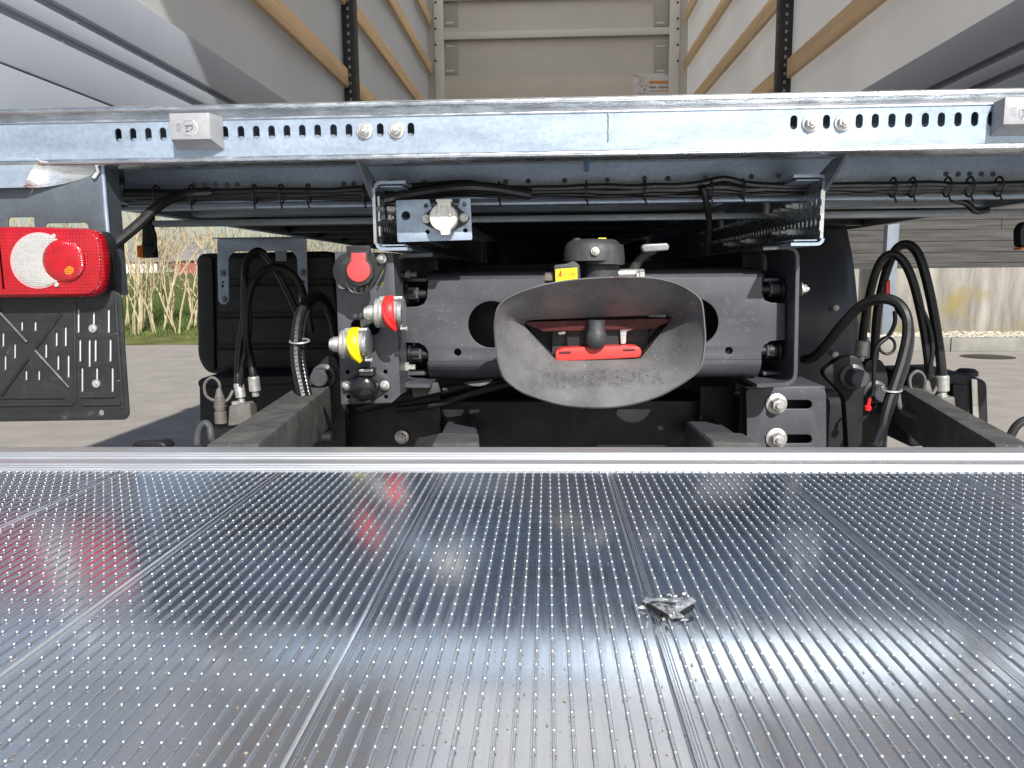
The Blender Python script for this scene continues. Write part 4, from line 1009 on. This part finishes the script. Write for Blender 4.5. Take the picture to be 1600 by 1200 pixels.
# right mudguard: smooth curved sheet
mg = thing('mudguard', 'smooth dark curved mudguard behind the right side bracket', 'mudguard', P(1300,640,2.3))
edge = [(352,1322),(395,1331),(430,1336),(473,1340),(540,1340),(600,1336),(650,1330),(700,1322)]
m = MB(); vs = []; nv, nu = 30, 12
for j in range(nv+1):
    py = 352+(700-352)*j/nv
    for (y0,x0),(y1,x1) in zip(edge, edge[1:]):
        if y0 <= py <= y1+1e-6: xr = x0+(x1-x0)*(py-y0)/(y1-y0); break
    for i in range(nu+1):
        u = i/nu; px = 1150+(xr-1150)*u; v = (py-520)/170
        vs.append(P(px, py, 2.30+.16*v*v+.05*max(0,u-.7)**2*8))
m.add(vs, [(j*(nu+1)+i, j*(nu+1)+i+1, (j+1)*(nu+1)+i+1, (j+1)*(nu+1)+i) for j in range(nv) for i in range(nu)])
o = link('guard_sheet', m.mesh('guard', smooth=80), M('dark_smooth_plastic', (.06,.068,.085), .38, 0, .1, 6, .05, 100, .06), mg)
md = o.modifiers.new('t', 'SOLIDIFY'); md.thickness = .006; md.offset = 1
for c in ((1306,481),(1305,554)): link('rivet', MB()._lathe(P(*c,2.298), Vector((0,-1,0)), [(0,.009),(.003,.009),(.005,.006),(.005,.001)], 14).mesh('rivet'), white_pl, mg)
# left: ribbed black box and its galvanised bracket
bx = thing('storage_box', 'black ribbed plastic box under the body on the left', 'storage box', P(410,585,2.4))
plate('box_body', rounded([(306,396),(520,392),(535,590),(322,584),(308,560)],14), 2.42, .30, plastic_rib, bx, bevel=.012)
for y0, y1 in ((402,436),(446,488),(497,538),(546,576)):
    plate('rib_panel', rounded([(338,y0),(520,y0-2),(528,y1),(340,y1)],4), 2.405, .02, plastic_rib, bx, bevel=.004)
plate('corner_strip', rounded([(309,400),(332,400),(336,580),(322,578),(312,560)],6), 2.408, .016, plastic_rib, bx, bevel=.004)
ub = thing('box_bracket', 'galvanised inverted U bracket in front of the black ribbed box', 'bracket', P(410,476,2.3))
ushape = [(339,373),(478,371),(482,480),(468,481),(464,402),(456,392),(366,393),(357,402),(358,470),(352,476),(345,475),(341,468)]
plate('bracket', rounded(ushape,4,3), 2.33, .006, galv, ub, holes=[arc(*c,n=10) for c in ((348,441,2.2),(348,447,2.2),(474,440,2.2),(474,446,2.2))])
link('top_flange', MB().box(tuple(P(334,373,2.336)), tuple(P(480,369.5,2.336)+Vector((0,.08,0)))).mesh('top_flange'), galv_old, ub)
link('support_tab', MB().box(tuple(P(431,408,2.36)), tuple(P(446,376,2.36)+Vector((0,.01,0)))).mesh('tab'), galv_old, ub)
for c in ((348,427),(350,468),(473,426)): bolt(*c, 2.33, .0075, galv_old, ub, length=.006)
lbx = thing('lower_box', 'small black box low on the left below the ribbed box', 'box', P(335,660,2.2))
plate('box', rounded([(310,600),(318,592),(470,588),(480,700),(312,700)],7), 2.25, .25, plastic_rib, lbx, bevel=.01)
plate('lid', rounded([(308,596),(316,590),(474,586),(478,600),(310,606)],4), 2.24, .27, plastic_rib, lbx, bevel=.006)

# ================================================================== tail lift mechanism
ZP = P(858,738,.96).z             # deck surface
lm = thing('tail_lift_mechanism', 'black tail lift cross tube with arms, struts and hinge plates behind the platform', 'tail lift', P(930,690,2.0))
a = P(520,604,2.0); b = P(1330,730,2.0)
link('cross_tube', MB().box((a.x,1.98,.45),(b.x,2.16,a.z-.03)).mesh('cross_tube', .02, 3), paint_dark, lm)
a = P(520,592,1.93); b = P(690,720,1.93)
link('left_plate', MB().box((a.x,1.93,.5),(b.x,1.96,a.z-.02)).mesh('left_plate', .006), paint_dark, lm)
link('stiffener', MB().box(tuple(P(725,640,1.94)), tuple(P(732,700,1.94)+Vector((0,.05,0)))).mesh('stiffener'), paint_dark, lm)
link('stiffener', MB().box(tuple(P(1102,608,1.94)), tuple(P(1107,700,1.94)+Vector((0,.05,0)))).mesh('stiffener'), paint_dark, lm)
link('stiffener', MB().box(tuple(P(1095,604,1.93)), tuple(P(1145,700,1.93)+Vector((0,.02,0)))).mesh('stiffener'), paint_dark, lm)
bolt(628,683,1.92,.0125,zinc,lm,length=.014)
m = MB()._lathe(P(505,680,1.85), Vector((1,0,0)), [(0,.014),(.02,.014),(.022,.011)], 16); link('pin', m.mesh('pin'), galv_old, lm)
sp = thing('slotted_plate', 'dark adjusting plate with two slots and zinc bolts on the right', 'plate', P(1228,692,1.75))
plate('face', rounded([(1166,607),(1282,604),(1291,612),(1291,720),(1168,720)],8), 1.75, .008, paint, sp,
      holes=[slot(1232,632,74,14), slot(1232,686,74,14)], bevel=.001)
a = P(1166,604,1.75); b = P(1290,600,1.75)
link('top_fold', MB().box((a.x,1.752,a.z-.006),(b.x,1.92,a.z)).mesh('top_fold', .002), paint, sp)
link('edge', MB().box((b.x-.004,1.758,.55),(b.x+.002,1.92,a.z-.006)).mesh('edge'), paint, sp)
link('backing', MB().box((a.x,1.80,.55),(b.x-.006,1.81,a.z-.01)).mesh('backing'), paint_dark, sp)
for py in (631,685): bolt(1213,py,1.748,.0165,zinc,sp,length=.022)
# lift arms, struts and hinge plates
link('lift_arm', MB().bar(P(366,742,1.16), P(508,620,2.0), .082, .10).mesh('arm', .006, 2), paint_dusty, lm, label='dusty square lift arm on the left')
link('lift_arm', MB().bar(P(1580,745,1.16), P(1416,632,2.0), .05, .10).mesh('arm', .006, 2), paint_dusty, lm, label='dusty square lift arm on the right')
for px0, px1 in ((712,722),(1150,1095)):
    pa, pb = P(px0,722,1.25), P(px1,672,1.93)
    q = link('strut', MB().bar(pa, pb, .075, .05).mesh('strut', .004, 1), paint, lm)
    pc = pa.lerp(pb, .30)
    link('strut_shoe', MB().bar(pa+Vector((0,0,.004)), pc+Vector((0,0,.004)), .08, .056).mesh('shoe', .004, 1), paint_dusty, q)
def hinge(pts, Y, pin):
    t = plate('hinge_plate', rounded(pts,14,5), Y, .03, paint_dark, lm, bevel=.003)
    link('hinge_pin', MB()._lathe(P(*pin,Y-.001), Vector((0,-1,0)), [(0,.030),(.008,.030),(.012,.022),(.05,.021),(.053,.018),(.053,.001)], 24).mesh('pin'), paint, t)
hinge([(494,575),(508,556),(524,556),(540,600),(540,720),(486,720)], 1.86, (507,587))
hinge([(1282,582),(1318,555),(1342,556),(1352,575),(1346,720),(1326,720),(1320,620)], 1.86, (1331,588))
hinge([(1345,600),(1352,562),(1378,560),(1388,585),(1384,720),(1346,720)], 2.02, (1366,612))
# right tank with strap
tk = thing('hydraulic_tank', 'black plastic tank with silver strap at the lower right', 'tank', P(1512,665,2.15))
plate('tank_body', rounded([(1418,585),(1505,582),(1544,596),(1547,690),(1420,700)],9), 2.2, .22, plastic_rib, tk, bevel=.012)
plate('strap', rounded([(1518,592),(1527,593),(1531,690),(1522,690)],1.5), 2.19, .004, steel, tk)
plate('rib', rounded([(1488,600),(1512,602),(1514,690),(1490,690)],3), 2.185, .02, plastic_rib, tk, bevel=.004)
link('cap', MB()._lathe(P(1510,587,2.25), Vector((0,0,1)), [(0,.03),(.012,.03),(.02,.02),(.022,.002)], 18).mesh('cap'), plastic, tk)
link('cap', MB()._lathe(P(1425,590,2.25), Vector((0,0,1)), [(0,.05),(.02,.048),(.032,.03),(.035,.002)], 20).mesh('cap'), plastic, tk)
cr = hose('crank_rod', [P(1500,655,1.9),P(1540,674,1.8),P(1567,686,1.7),P(1577,683,1.7),P(1588,666,1.7),P(1602,657,1.7),P(1625,655,1.7)], .0095, plastic, None)
cr['label'] = 'bent black rod at the lower right beside the lift arm'; cr['category'] = 'rod'

# ================================================================== hoses
def hline(label, pts, r, mat=rubber, ends=(), group=None, wrap=False):
    """pts: (px, py, Y); ends: indexes (0 / -1) with crimped metal fittings"""
    W3 = [P(*p) for p in pts]
    t = thing('hydraulic_hose', label, 'hose', W3[0], group)
    path = spline(W3, 8); hose('hose', W3, r, mat, t)
    for e in ends:
        a, b = (path[0], path[3]) if e == 0 else (path[-1], path[-4])
        d = (b-a).normalized()
        link('fitting', MB()._lathe(a-d*.012, d, [(0,r*.9),(.014,r*.9),(.015,r*1.45),(.05,r*1.45),(.054,r*1.15)], 16).mesh('fitting'), zinc, t)
    if wrap:
        m = MB(); L = 0
        i0, i1 = int(len(path)*wrap[0]), int(len(path)*wrap[1]); pp = path[i0:i1]; hel = []
        N = len(pp)*6; ph = 0
        for i in range(N):
            f = i/N*(len(pp)-1); q = pp[int(f)].lerp(pp[min(int(f)+1,len(pp)-1)], f-int(f)); tt = (pp[min(int(f)+1,len(pp)-1)]-pp[int(f)]).normalized()
            u = tt.cross(Vector((0,1,0))).normalized(); v = tt.cross(u); an = i*1.05
            hel.append(q+(u*math.cos(an)+v*math.sin(an))*r*1.08)
        m.tube(hel, r*.10, 4); link('spiral_wrap', m.mesh('wrap'), hose_wrap, t)
    return t
G = 'black hydraulic hoses of the tail lift'
hline('tall left hose loop rising behind the lift arm', [(377,622,2.02),(372,590,2.02),(374,545,2.04),(381,500,2.06),(382,450,2.08),(384,415,2.1),(396,394,2.12),(412,396,2.14),(432,424,2.15),(452,462,2.16),(468,500,2.16),(478,545,2.15)], .0095, ends=(0,), group=G, wrap=(.05,.35))
hline('second left hose loop crossing in front of the black box', [(399,612,2.0),(394,575,2.0),(386,530,2.03),(387,475,2.06),(398,438,2.08),(420,420,2.1),(446,421,2.12),(466,440,2.14),(478,475,2.16),(486,520,2.16)], .0105, ends=(0,), group=G)
hline('thin left hose running down beside the black box', [(375,600,2.0),(381,560,2.0),(390,520,2.04),(388,470,2.06),(381,430,2.08)], .006, group=G)
hline('thick near hose curving down left of the connector panel', [(492,690,1.66),(484,650,1.67),(472,610,1.69),(463,560,1.72),(465,510,1.76),(475,478,1.8),(494,463,1.85),(510,475,1.9),(521,505,1.95),(527,545,2.0)], .0125, group=G, wrap=(.02,.45))
hline('second near hose beside the thick one left of the panel', [(497,690,1.68),(490,650,1.69),(478,600,1.71),(470,550,1.74),(473,505,1.78),(486,472,1.83),(500,462,1.88)], .009, hose_wrap, group=G)
hline('outermost tall hose loop on the right', [(1472,612,1.95),(1471,575,1.95),(1464,520,1.96),(1453,460,1.97),(1440,410,1.98),(1428,388,1.99),(1414,382,2.0),(1400,390,2.01),(1388,415,2.02),(1378,450,2.03),(1370,495,2.04),(1366,560,2.05)], .0115, ends=(0,), group=G)
hline('middle tall hose loop on the right with a taped top', [(1453,590,1.93),(1449,550,1.93),(1441,500,1.94),(1428,445,1.95),(1414,412,1.96),(1398,398,1.97),(1382,402,1.98),(1369,424,1.99),(1358,465,2.0),(1350,510,2.01),(1345,556,2.02)], .0105, ends=(-1,), group=G)
hline('thin side hose splitting off the middle loop', [(1434,470,1.94),(1450,505,1.93),(1457,545,1.92),(1452,580,1.92)], .0055, group=G)
hline('low near hose bundle arching over to the right hinge plate', [(1256,562,1.9),(1272,557,1.86),(1292,537,1.82),(1318,505,1.78),(1345,478,1.75),(1375,467,1.72),(1400,472,1.7),(1416,493,1.68),(1418,525,1.67),(1409,565,1.66),(1396,605,1.65),(1384,645,1.64),(1374,695,1.63)], .0115, group=G)
hline('glossy wrapped hose running down beside the near bundle', [(1404,480,1.72),(1419,505,1.69),(1421,535,1.67),(1413,575,1.66),(1400,610,1.65),(1386,650,1.64),(1368,695,1.62)], .0095, hose_wrap, group=G)
hline('thin cable loop hanging between the right hoses', [(1398,486,1.9),(1398,505,1.9),(1388,525,1.9),(1372,540,1.9),(1366,560,1.9),(1365,600,1.9),(1363,617,1.9)], .005, group='thin cables')
cc_ = [P(1386+12.5*math.cos(R(a)), 540+13*math.sin(R(a)), 1.91) for a in range(0,361,24)]
o = hose('cable_coil', cc_, .0035, rubber, None); o['label'] = 'small ring of thin black cable between the right hoses'; o['category'] = 'cable'
rt_ = thing('cable_plug', 'small red plug hanging at the right hinge plate', 'plug', P(1356,640,1.88))
link('plug', MB()._lathe(P(1359,622,1.88), Vector((-.15,0,-1)), [(0,.004),(.018,.005),(.022,.009),(.03,.008),(.032,.002)], 12).mesh('plug'), red_cap, rt_)
link('wire', MB().tube([P(1366,614,1.88),P(1359,622,1.88)], .003, 6).mesh('wire'), rubber, rt_)
rl_ = thing('hose_tag', 'small red tag on the right hose loops', 'tag', P(1388,455,1.94))
plate('tag', rounded([(1385,440),(1391,437),(1391,460),(1384,461)],2), 1.94, .012, red_cap, rl_)
# hose ties
def tie(px, py, Y, r, label, mat=plastic):
    p = P(px,py,Y); o = link('hose_tie', MB().tube([p+Vector((r*1.3*math.cos(R(a)), r*math.sin(R(a)), .004*math.sin(R(a)))) for a in range(0,361,30)], .0025, 5).mesh('tie'), mat, None)
    o['label'] = label; o['category'] = 'tie'
tie(468,533,1.735,.017,'pale cable tie round the near left hoses', zinc)
tie(1393,608,1.65,.016,'pale cable tie round the near right hoses', zinc)
# valve blocks
def valve(px, py, Y, label, s=1):
    t = thing('valve_block', label, 'valve', P(px,py+20,Y), 'valve blocks on the lift arms')
    vm = M('valve_grey', (.16,.155,.145), .65, .2, .25, 30, dust=.3)
    k = S(Y)
    plate('block', rounded([(px-10,py-6),(px+22,py-10),(px+25,py+22),(px-12,py+26)],3), Y, .05, vm, t, bevel=.003)
    link('nut', MB()._lathe(P(px+2,py-5,Y+.02), Vector((0,0,1)), [(0,.014),(.012,.014),(.014,.011)], 6).mesh('nut'), zinc, t)
    link('plug', MB()._lathe(P(px-24,py-2,Y+.01), Vector((0,0,1)), [(-.04,.016),(-.01,.016),(-.008,.012),(0,.015),(.03,.012),(.05,.007),(.055,.004)], 14).mesh('plug'), vm, t)
    for q in range(4):
        link('plug_rib', MB()._lathe(P(px-24,py-2,Y+.01)+Vector((0,0,.004+.008*q)), Vector((0,0,1)), [(0,.0165-.0012*q),(.004,.0165-.0012*q)], 14).mesh('plug_rib'), vm, t)
    c = P(px-30,py-38,Y+.01)
    pts = [P(px-24,py-24,Y+.01),P(px-26,py-42,Y+.01),P(px-37,py-50,Y+.01),P(px-48,py-40,Y+.01),P(px-46,py-22,Y+.01),P(px-32,py-14,Y+.015),P(px-14,py-14,Y+.02),P(px-4,py-30,Y+.03)]
    link('lead', MB().tube(spline(pts,6), .004, 7).mesh('lead'), vm, t)
    return t
valve(368, 640, 1.98, 'grey valve block with plug on the left lift arm')
valve(1470, 630, 1.92, 'grey valve block with plug on the right lift arm')
bar = hose('grab_bar', [P(308,694,1.7),P(311,672,1.7),P(320,661,1.7),P(328,668,1.7),P(332,688,1.7),P(345,690,1.75),P(372,672,1.85)], .0075, paint, None)
bar['label'] = 'small bent dark pipe beside the left lift arm'; bar['category'] = 'pipe'
cbl = hose('arm_cable', [P(1402,608,1.85),P(1408,640,1.8),P(1430,652,1.75),P(1455,668,1.7),P(1478,680,1.65),P(1490,672,1.62),P(1500,692,1.6)], .006, M('grey_cable', (.12,.12,.11), .6), None)
cbl['label'] = 'grey cable clipped along the right lift arm'; cbl['category'] = 'cable'
hose_l = hose('low_pipe', [P(560,640,1.85),P(640,620,1.84),P(700,608,1.84),P(770,600,1.85),P(830,590,1.86)], .012, rubber, None)
hose_l['label'] = 'black pipe bundle running under the cross member'; hose_l['category'] = 'pipe'
h2 = hose('low_pipe', [P(620,640,1.83),P(680,632,1.82),P(740,614,1.82),P(800,598,1.84)], .009, rubber, None)
h2['label'] = 'thinner black pipe just below the bundle under the cross member'; h2['category'] = 'pipe'

# ================================================================== tail lift platform
J0 = P(950.5,738,.96).x; PW = (P(1213,738,.96).x-P(690,738,.96).x)/2; NR = 20; PIT = PW/NR
Y0, Y1 = -.55, .962; TH = .045
pf = thing('lift_platform', 'ribbed aluminium tail lift platform filling the foreground', 'tail lift platform', (J0, .2, ZP-TH))
prof = [(0,-.0004),(.0006,-.0004),(.0010,0),(.0020,0),(.0024,.0004),(.0028,0),(.0040,0),(.0044,.0004),(.0048,0)]
for i in range(1, NR):
    x = i*PIT
    prof += [(x-.0020,0),(x-.0018,-.0009),(x-.0010,-.0009),(x-.0006,.0012),(x+.0004,.0012),(x+.0008,-.0009),(x+.0014,-.0009),(x+.0016,0)]
prof += [(PW-.0034,0),(PW-.0028,.0006),(PW-.0018,0),(PW-.0008,-.0004)]
prof += [(PW-.0002,-.0004),(PW-.0002,-TH),(0,-TH)]
m = MB(); n = len(prof)
vs = [(x,Y0,ZP+z) for x,z in prof]+[(x,Y1,ZP+z) for x,z in prof]
m.add(vs, [(i, (i+1)%n, n+(i+1)%n, n+i) for i in range(n)]+[tuple(range(n-1,-1,-1)), tuple(range(n,2*n))])
me_p = m.mesh('deck_plank', smooth=0); me_p.transform(Matrix.Translation((0, -.2, -(ZP-TH)))); 
rib_m = M('rib_aluminium', (.66,.69,.73), .34, .9, .08, 30); two_lobe(rib_m, .55, .25, (.5,.53,.58))
me_p.materials.append(deck); me_p.materials.append(rib_m)
for pg in me_p.polygons:
    zc = pg.center.z-TH
    if zc > .0002 or (zc > -.0012 and abs(pg.normal.z) < .8 and abs(pg.normal.y) < .5): pg.material_index = 1
rs_ = random.Random(21); m = MB(); SP = .0181; rows_ = int((Y1-.30)/SP)
for i in range(1, NR):
    for j in range(rows_):
        x = i*PIT; y = Y1-.006-j*SP; r = rs_.uniform(.0010,.0014); o = len(m.v)
        ring = lambda rr, z: [Vector((x+rr*math.cos(R(60*a)), y+rr*1.15*math.sin(R(60*a)), ZP+z)) for a in range(6)]
        vs = ring(r,.0006)+ring(r*.86,.0016)+ring(r*.45,.0019)
        fs = [(a,(a+1)%6,6+(a+1)%6,6+a) for a in range(6)]+[(6+a,6+(a+1)%6,12+(a+1)%6,12+a) for a in range(6)]+[tuple(12+a for a in range(6))]
        m.add(vs, fs)
me_s = m.mesh('studs', smooth=180); me_s.transform(Matrix.Translation((0, -.2, -(ZP-TH)))); me_s.materials.append(M('stud_aluminium', (.74,.76,.79), .4, .9, .04, 30))
for i in range(-6, 7):
    o = bpy.data.objects.new('deck_plank', me_p); C.objects.link(o); o.parent = pf; o.location = (i*PW, 0, 0)
    s_ = bpy.data.objects.new('grip_studs', me_s); C.objects.link(s_); s_.parent = o; s_['kind'] = 'stuff'
ex0, ex1 = J0-6*PW, J0+7*PW
def yp(py): return (CAMZ-ZP)*1.0*(.96/(CAMZ-P(858,py,.96).z))
prof = [(Y1+.0005,ZP-TH),(Y1+.0005,ZP+.0005)]
def ridge(yc, r):
    return [(yc-r*math.cos(R(a)), ZP+.0008+r*.9*math.sin(R(a))) for a in (0,30,60,90,120,150,180)]
for py in (735,731.5,728): prof += ridge(yp(py), .0030)
prof += [(yp(725),ZP+.0008),(yp(719.5),ZP+.0008)]
for py in (717,713.5,710.5): prof += ridge(yp(py), .0034)
prof += [(yp(708),ZP+.0008),(yp(699.5),ZP+.0008),(yp(698),ZP-.001),(yp(697.2),ZP-.006),(yp(697),ZP-TH)]
link('edge_profile', MB().strip(prof, ex0, ex1).mesh('edge_profile', smooth=40), deck_edge, pf)
# small rubber stop and scraps on the far edge
t = thing('rubber_stop', 'small black rubber stop on the far edge of the platform at left', 'rubber stop', P(232,697,1.14))
plate('stop', rounded([(203,703),(207,692),(220,689.5),(246,690),(256,692.5),(261,703)],5), 1.13, .03, rubber, t, bevel=.003)
t = thing('torn_scrap', 'jagged torn metal scrap lying on the platform ribs', 'scrap', P(1045,950,.6))
def deckpt(px, py, h=0):
    d = CR @ Vector(((px-800)/FPX, (600-py)/FPX, -1)); s_ = (CAMZ-ZP-h)/-d.z
    return Vector((0,0,CAMZ))+d*s_
ol = [(1003,938),(1010,934),(1020,935.5),(1032,933),(1044,935),(1056,932.5),(1068,935),(1080,933),(1087,938),(1083,946),(1076,953),(1068,958),(1066,966),(1048,967),(1040,963),(1034,958),(1022,950),(1012,945)]
rnd = random.Random(8)
c = deckpt(1045,948,.0028)
n = len(ol); rings = [[deckpt(x,y,.0013) for x,y in ol]]
for k_, f in enumerate((1,.86,.7,.52,.34,.17)):
    rings.append([deckpt(1045+(x-1045)*f+rnd.gauss(0,.7), 947+(y-947)*f+rnd.gauss(0,.4), .0024+.0012*math.sin(x*.16+k_)+rnd.uniform(-.0006,.0009)+(.0012 if y < 940 else 0)) for x,y in ol])
m = MB(); m.add([v for r_ in rings for v in r_]+[c], [(k_*n+i, k_*n+(i+1)%n, (k_+1)*n+(i+1)%n, (k_+1)*n+i) for k_ in range(6) for i in range(n)]+[(6*n+i, 6*n+(i+1)%n, 7*n) for i in range(n)])
link('flap', m.mesh('flap', smooth=25), M('scrap_metal', (.34,.36,.39), .55, .3, .4, 300), t)
m = MB()
for i in range(26):
    px = rnd.choice((rnd.uniform(1005,1086), rnd.uniform(1030,1072))); py = 934+rnd.gauss(0,2) if rnd.random() < .6 else 962+rnd.gauss(0,3)
    p = deckpt(px,py,.001); q = deckpt(px+rnd.gauss(0,5),py+rnd.gauss(0,2),.004); u = Vector((rnd.gauss(0,.001),rnd.gauss(0,.001),.001))
    m.add([p,q,q+u,p+u*1.5], [(0,1,2,3)])
m.add([deckpt(994,950,.001),deckpt(1003,946,.002),deckpt(1016,948,.003),deckpt(1004,952,.002)], [(0,1,2,3)])
m.add([deckpt(1037,962,.001),deckpt(1041,968,.002),deckpt(1036,970,.003),deckpt(1034,965,.002)], [(0,1,2,3)])
link('white_shreds', m.mesh('shreds', smooth=0), white_pl, t)
m = MB()
for a, b, w2 in (((1012,946),(1032,958),.0022),((1018,941),(1056,943),.0012),((1066,958),(1084,947),.0018),((1030,955),(1044,964),.0016)):
    p, q = deckpt(*a,.004), deckpt(*b,.005); m.tube([p,q], w2, 5)
link('dark_edge', m.mesh('dark_edge'), rubber, t)

m = MB(); rnd = random.Random(31)
for i in range(420):
    px, py = rnd.uniform(0,1600), 745+455*rnd.random()**.8
    p = deckpt(px, py, .0006); r = rnd.uniform(.0003,.0009)*(1.6 if rnd.random() < .06 else 1)
    q = [p+Vector((r*rnd.uniform(.6,1.4)*a, r*rnd.uniform(.6,1.6)*b, r*.8*c)) for a,b,c in ((1,0,0),(-1,0,0),(0,1,0),(0,-1,0),(0,0,1),(0,0,-1))]
    m.add(q, [(0,2,4),(2,1,4),(1,3,4),(3,0,4),(2,0,5),(1,2,5),(3,1,5),(0,3,5)])
link('grit', m.mesh('grit', smooth=0), M('grit', (.3,.26,.2), .9, 0, .6, 300), None, kind='stuff', label='fine grit scattered on the platform')
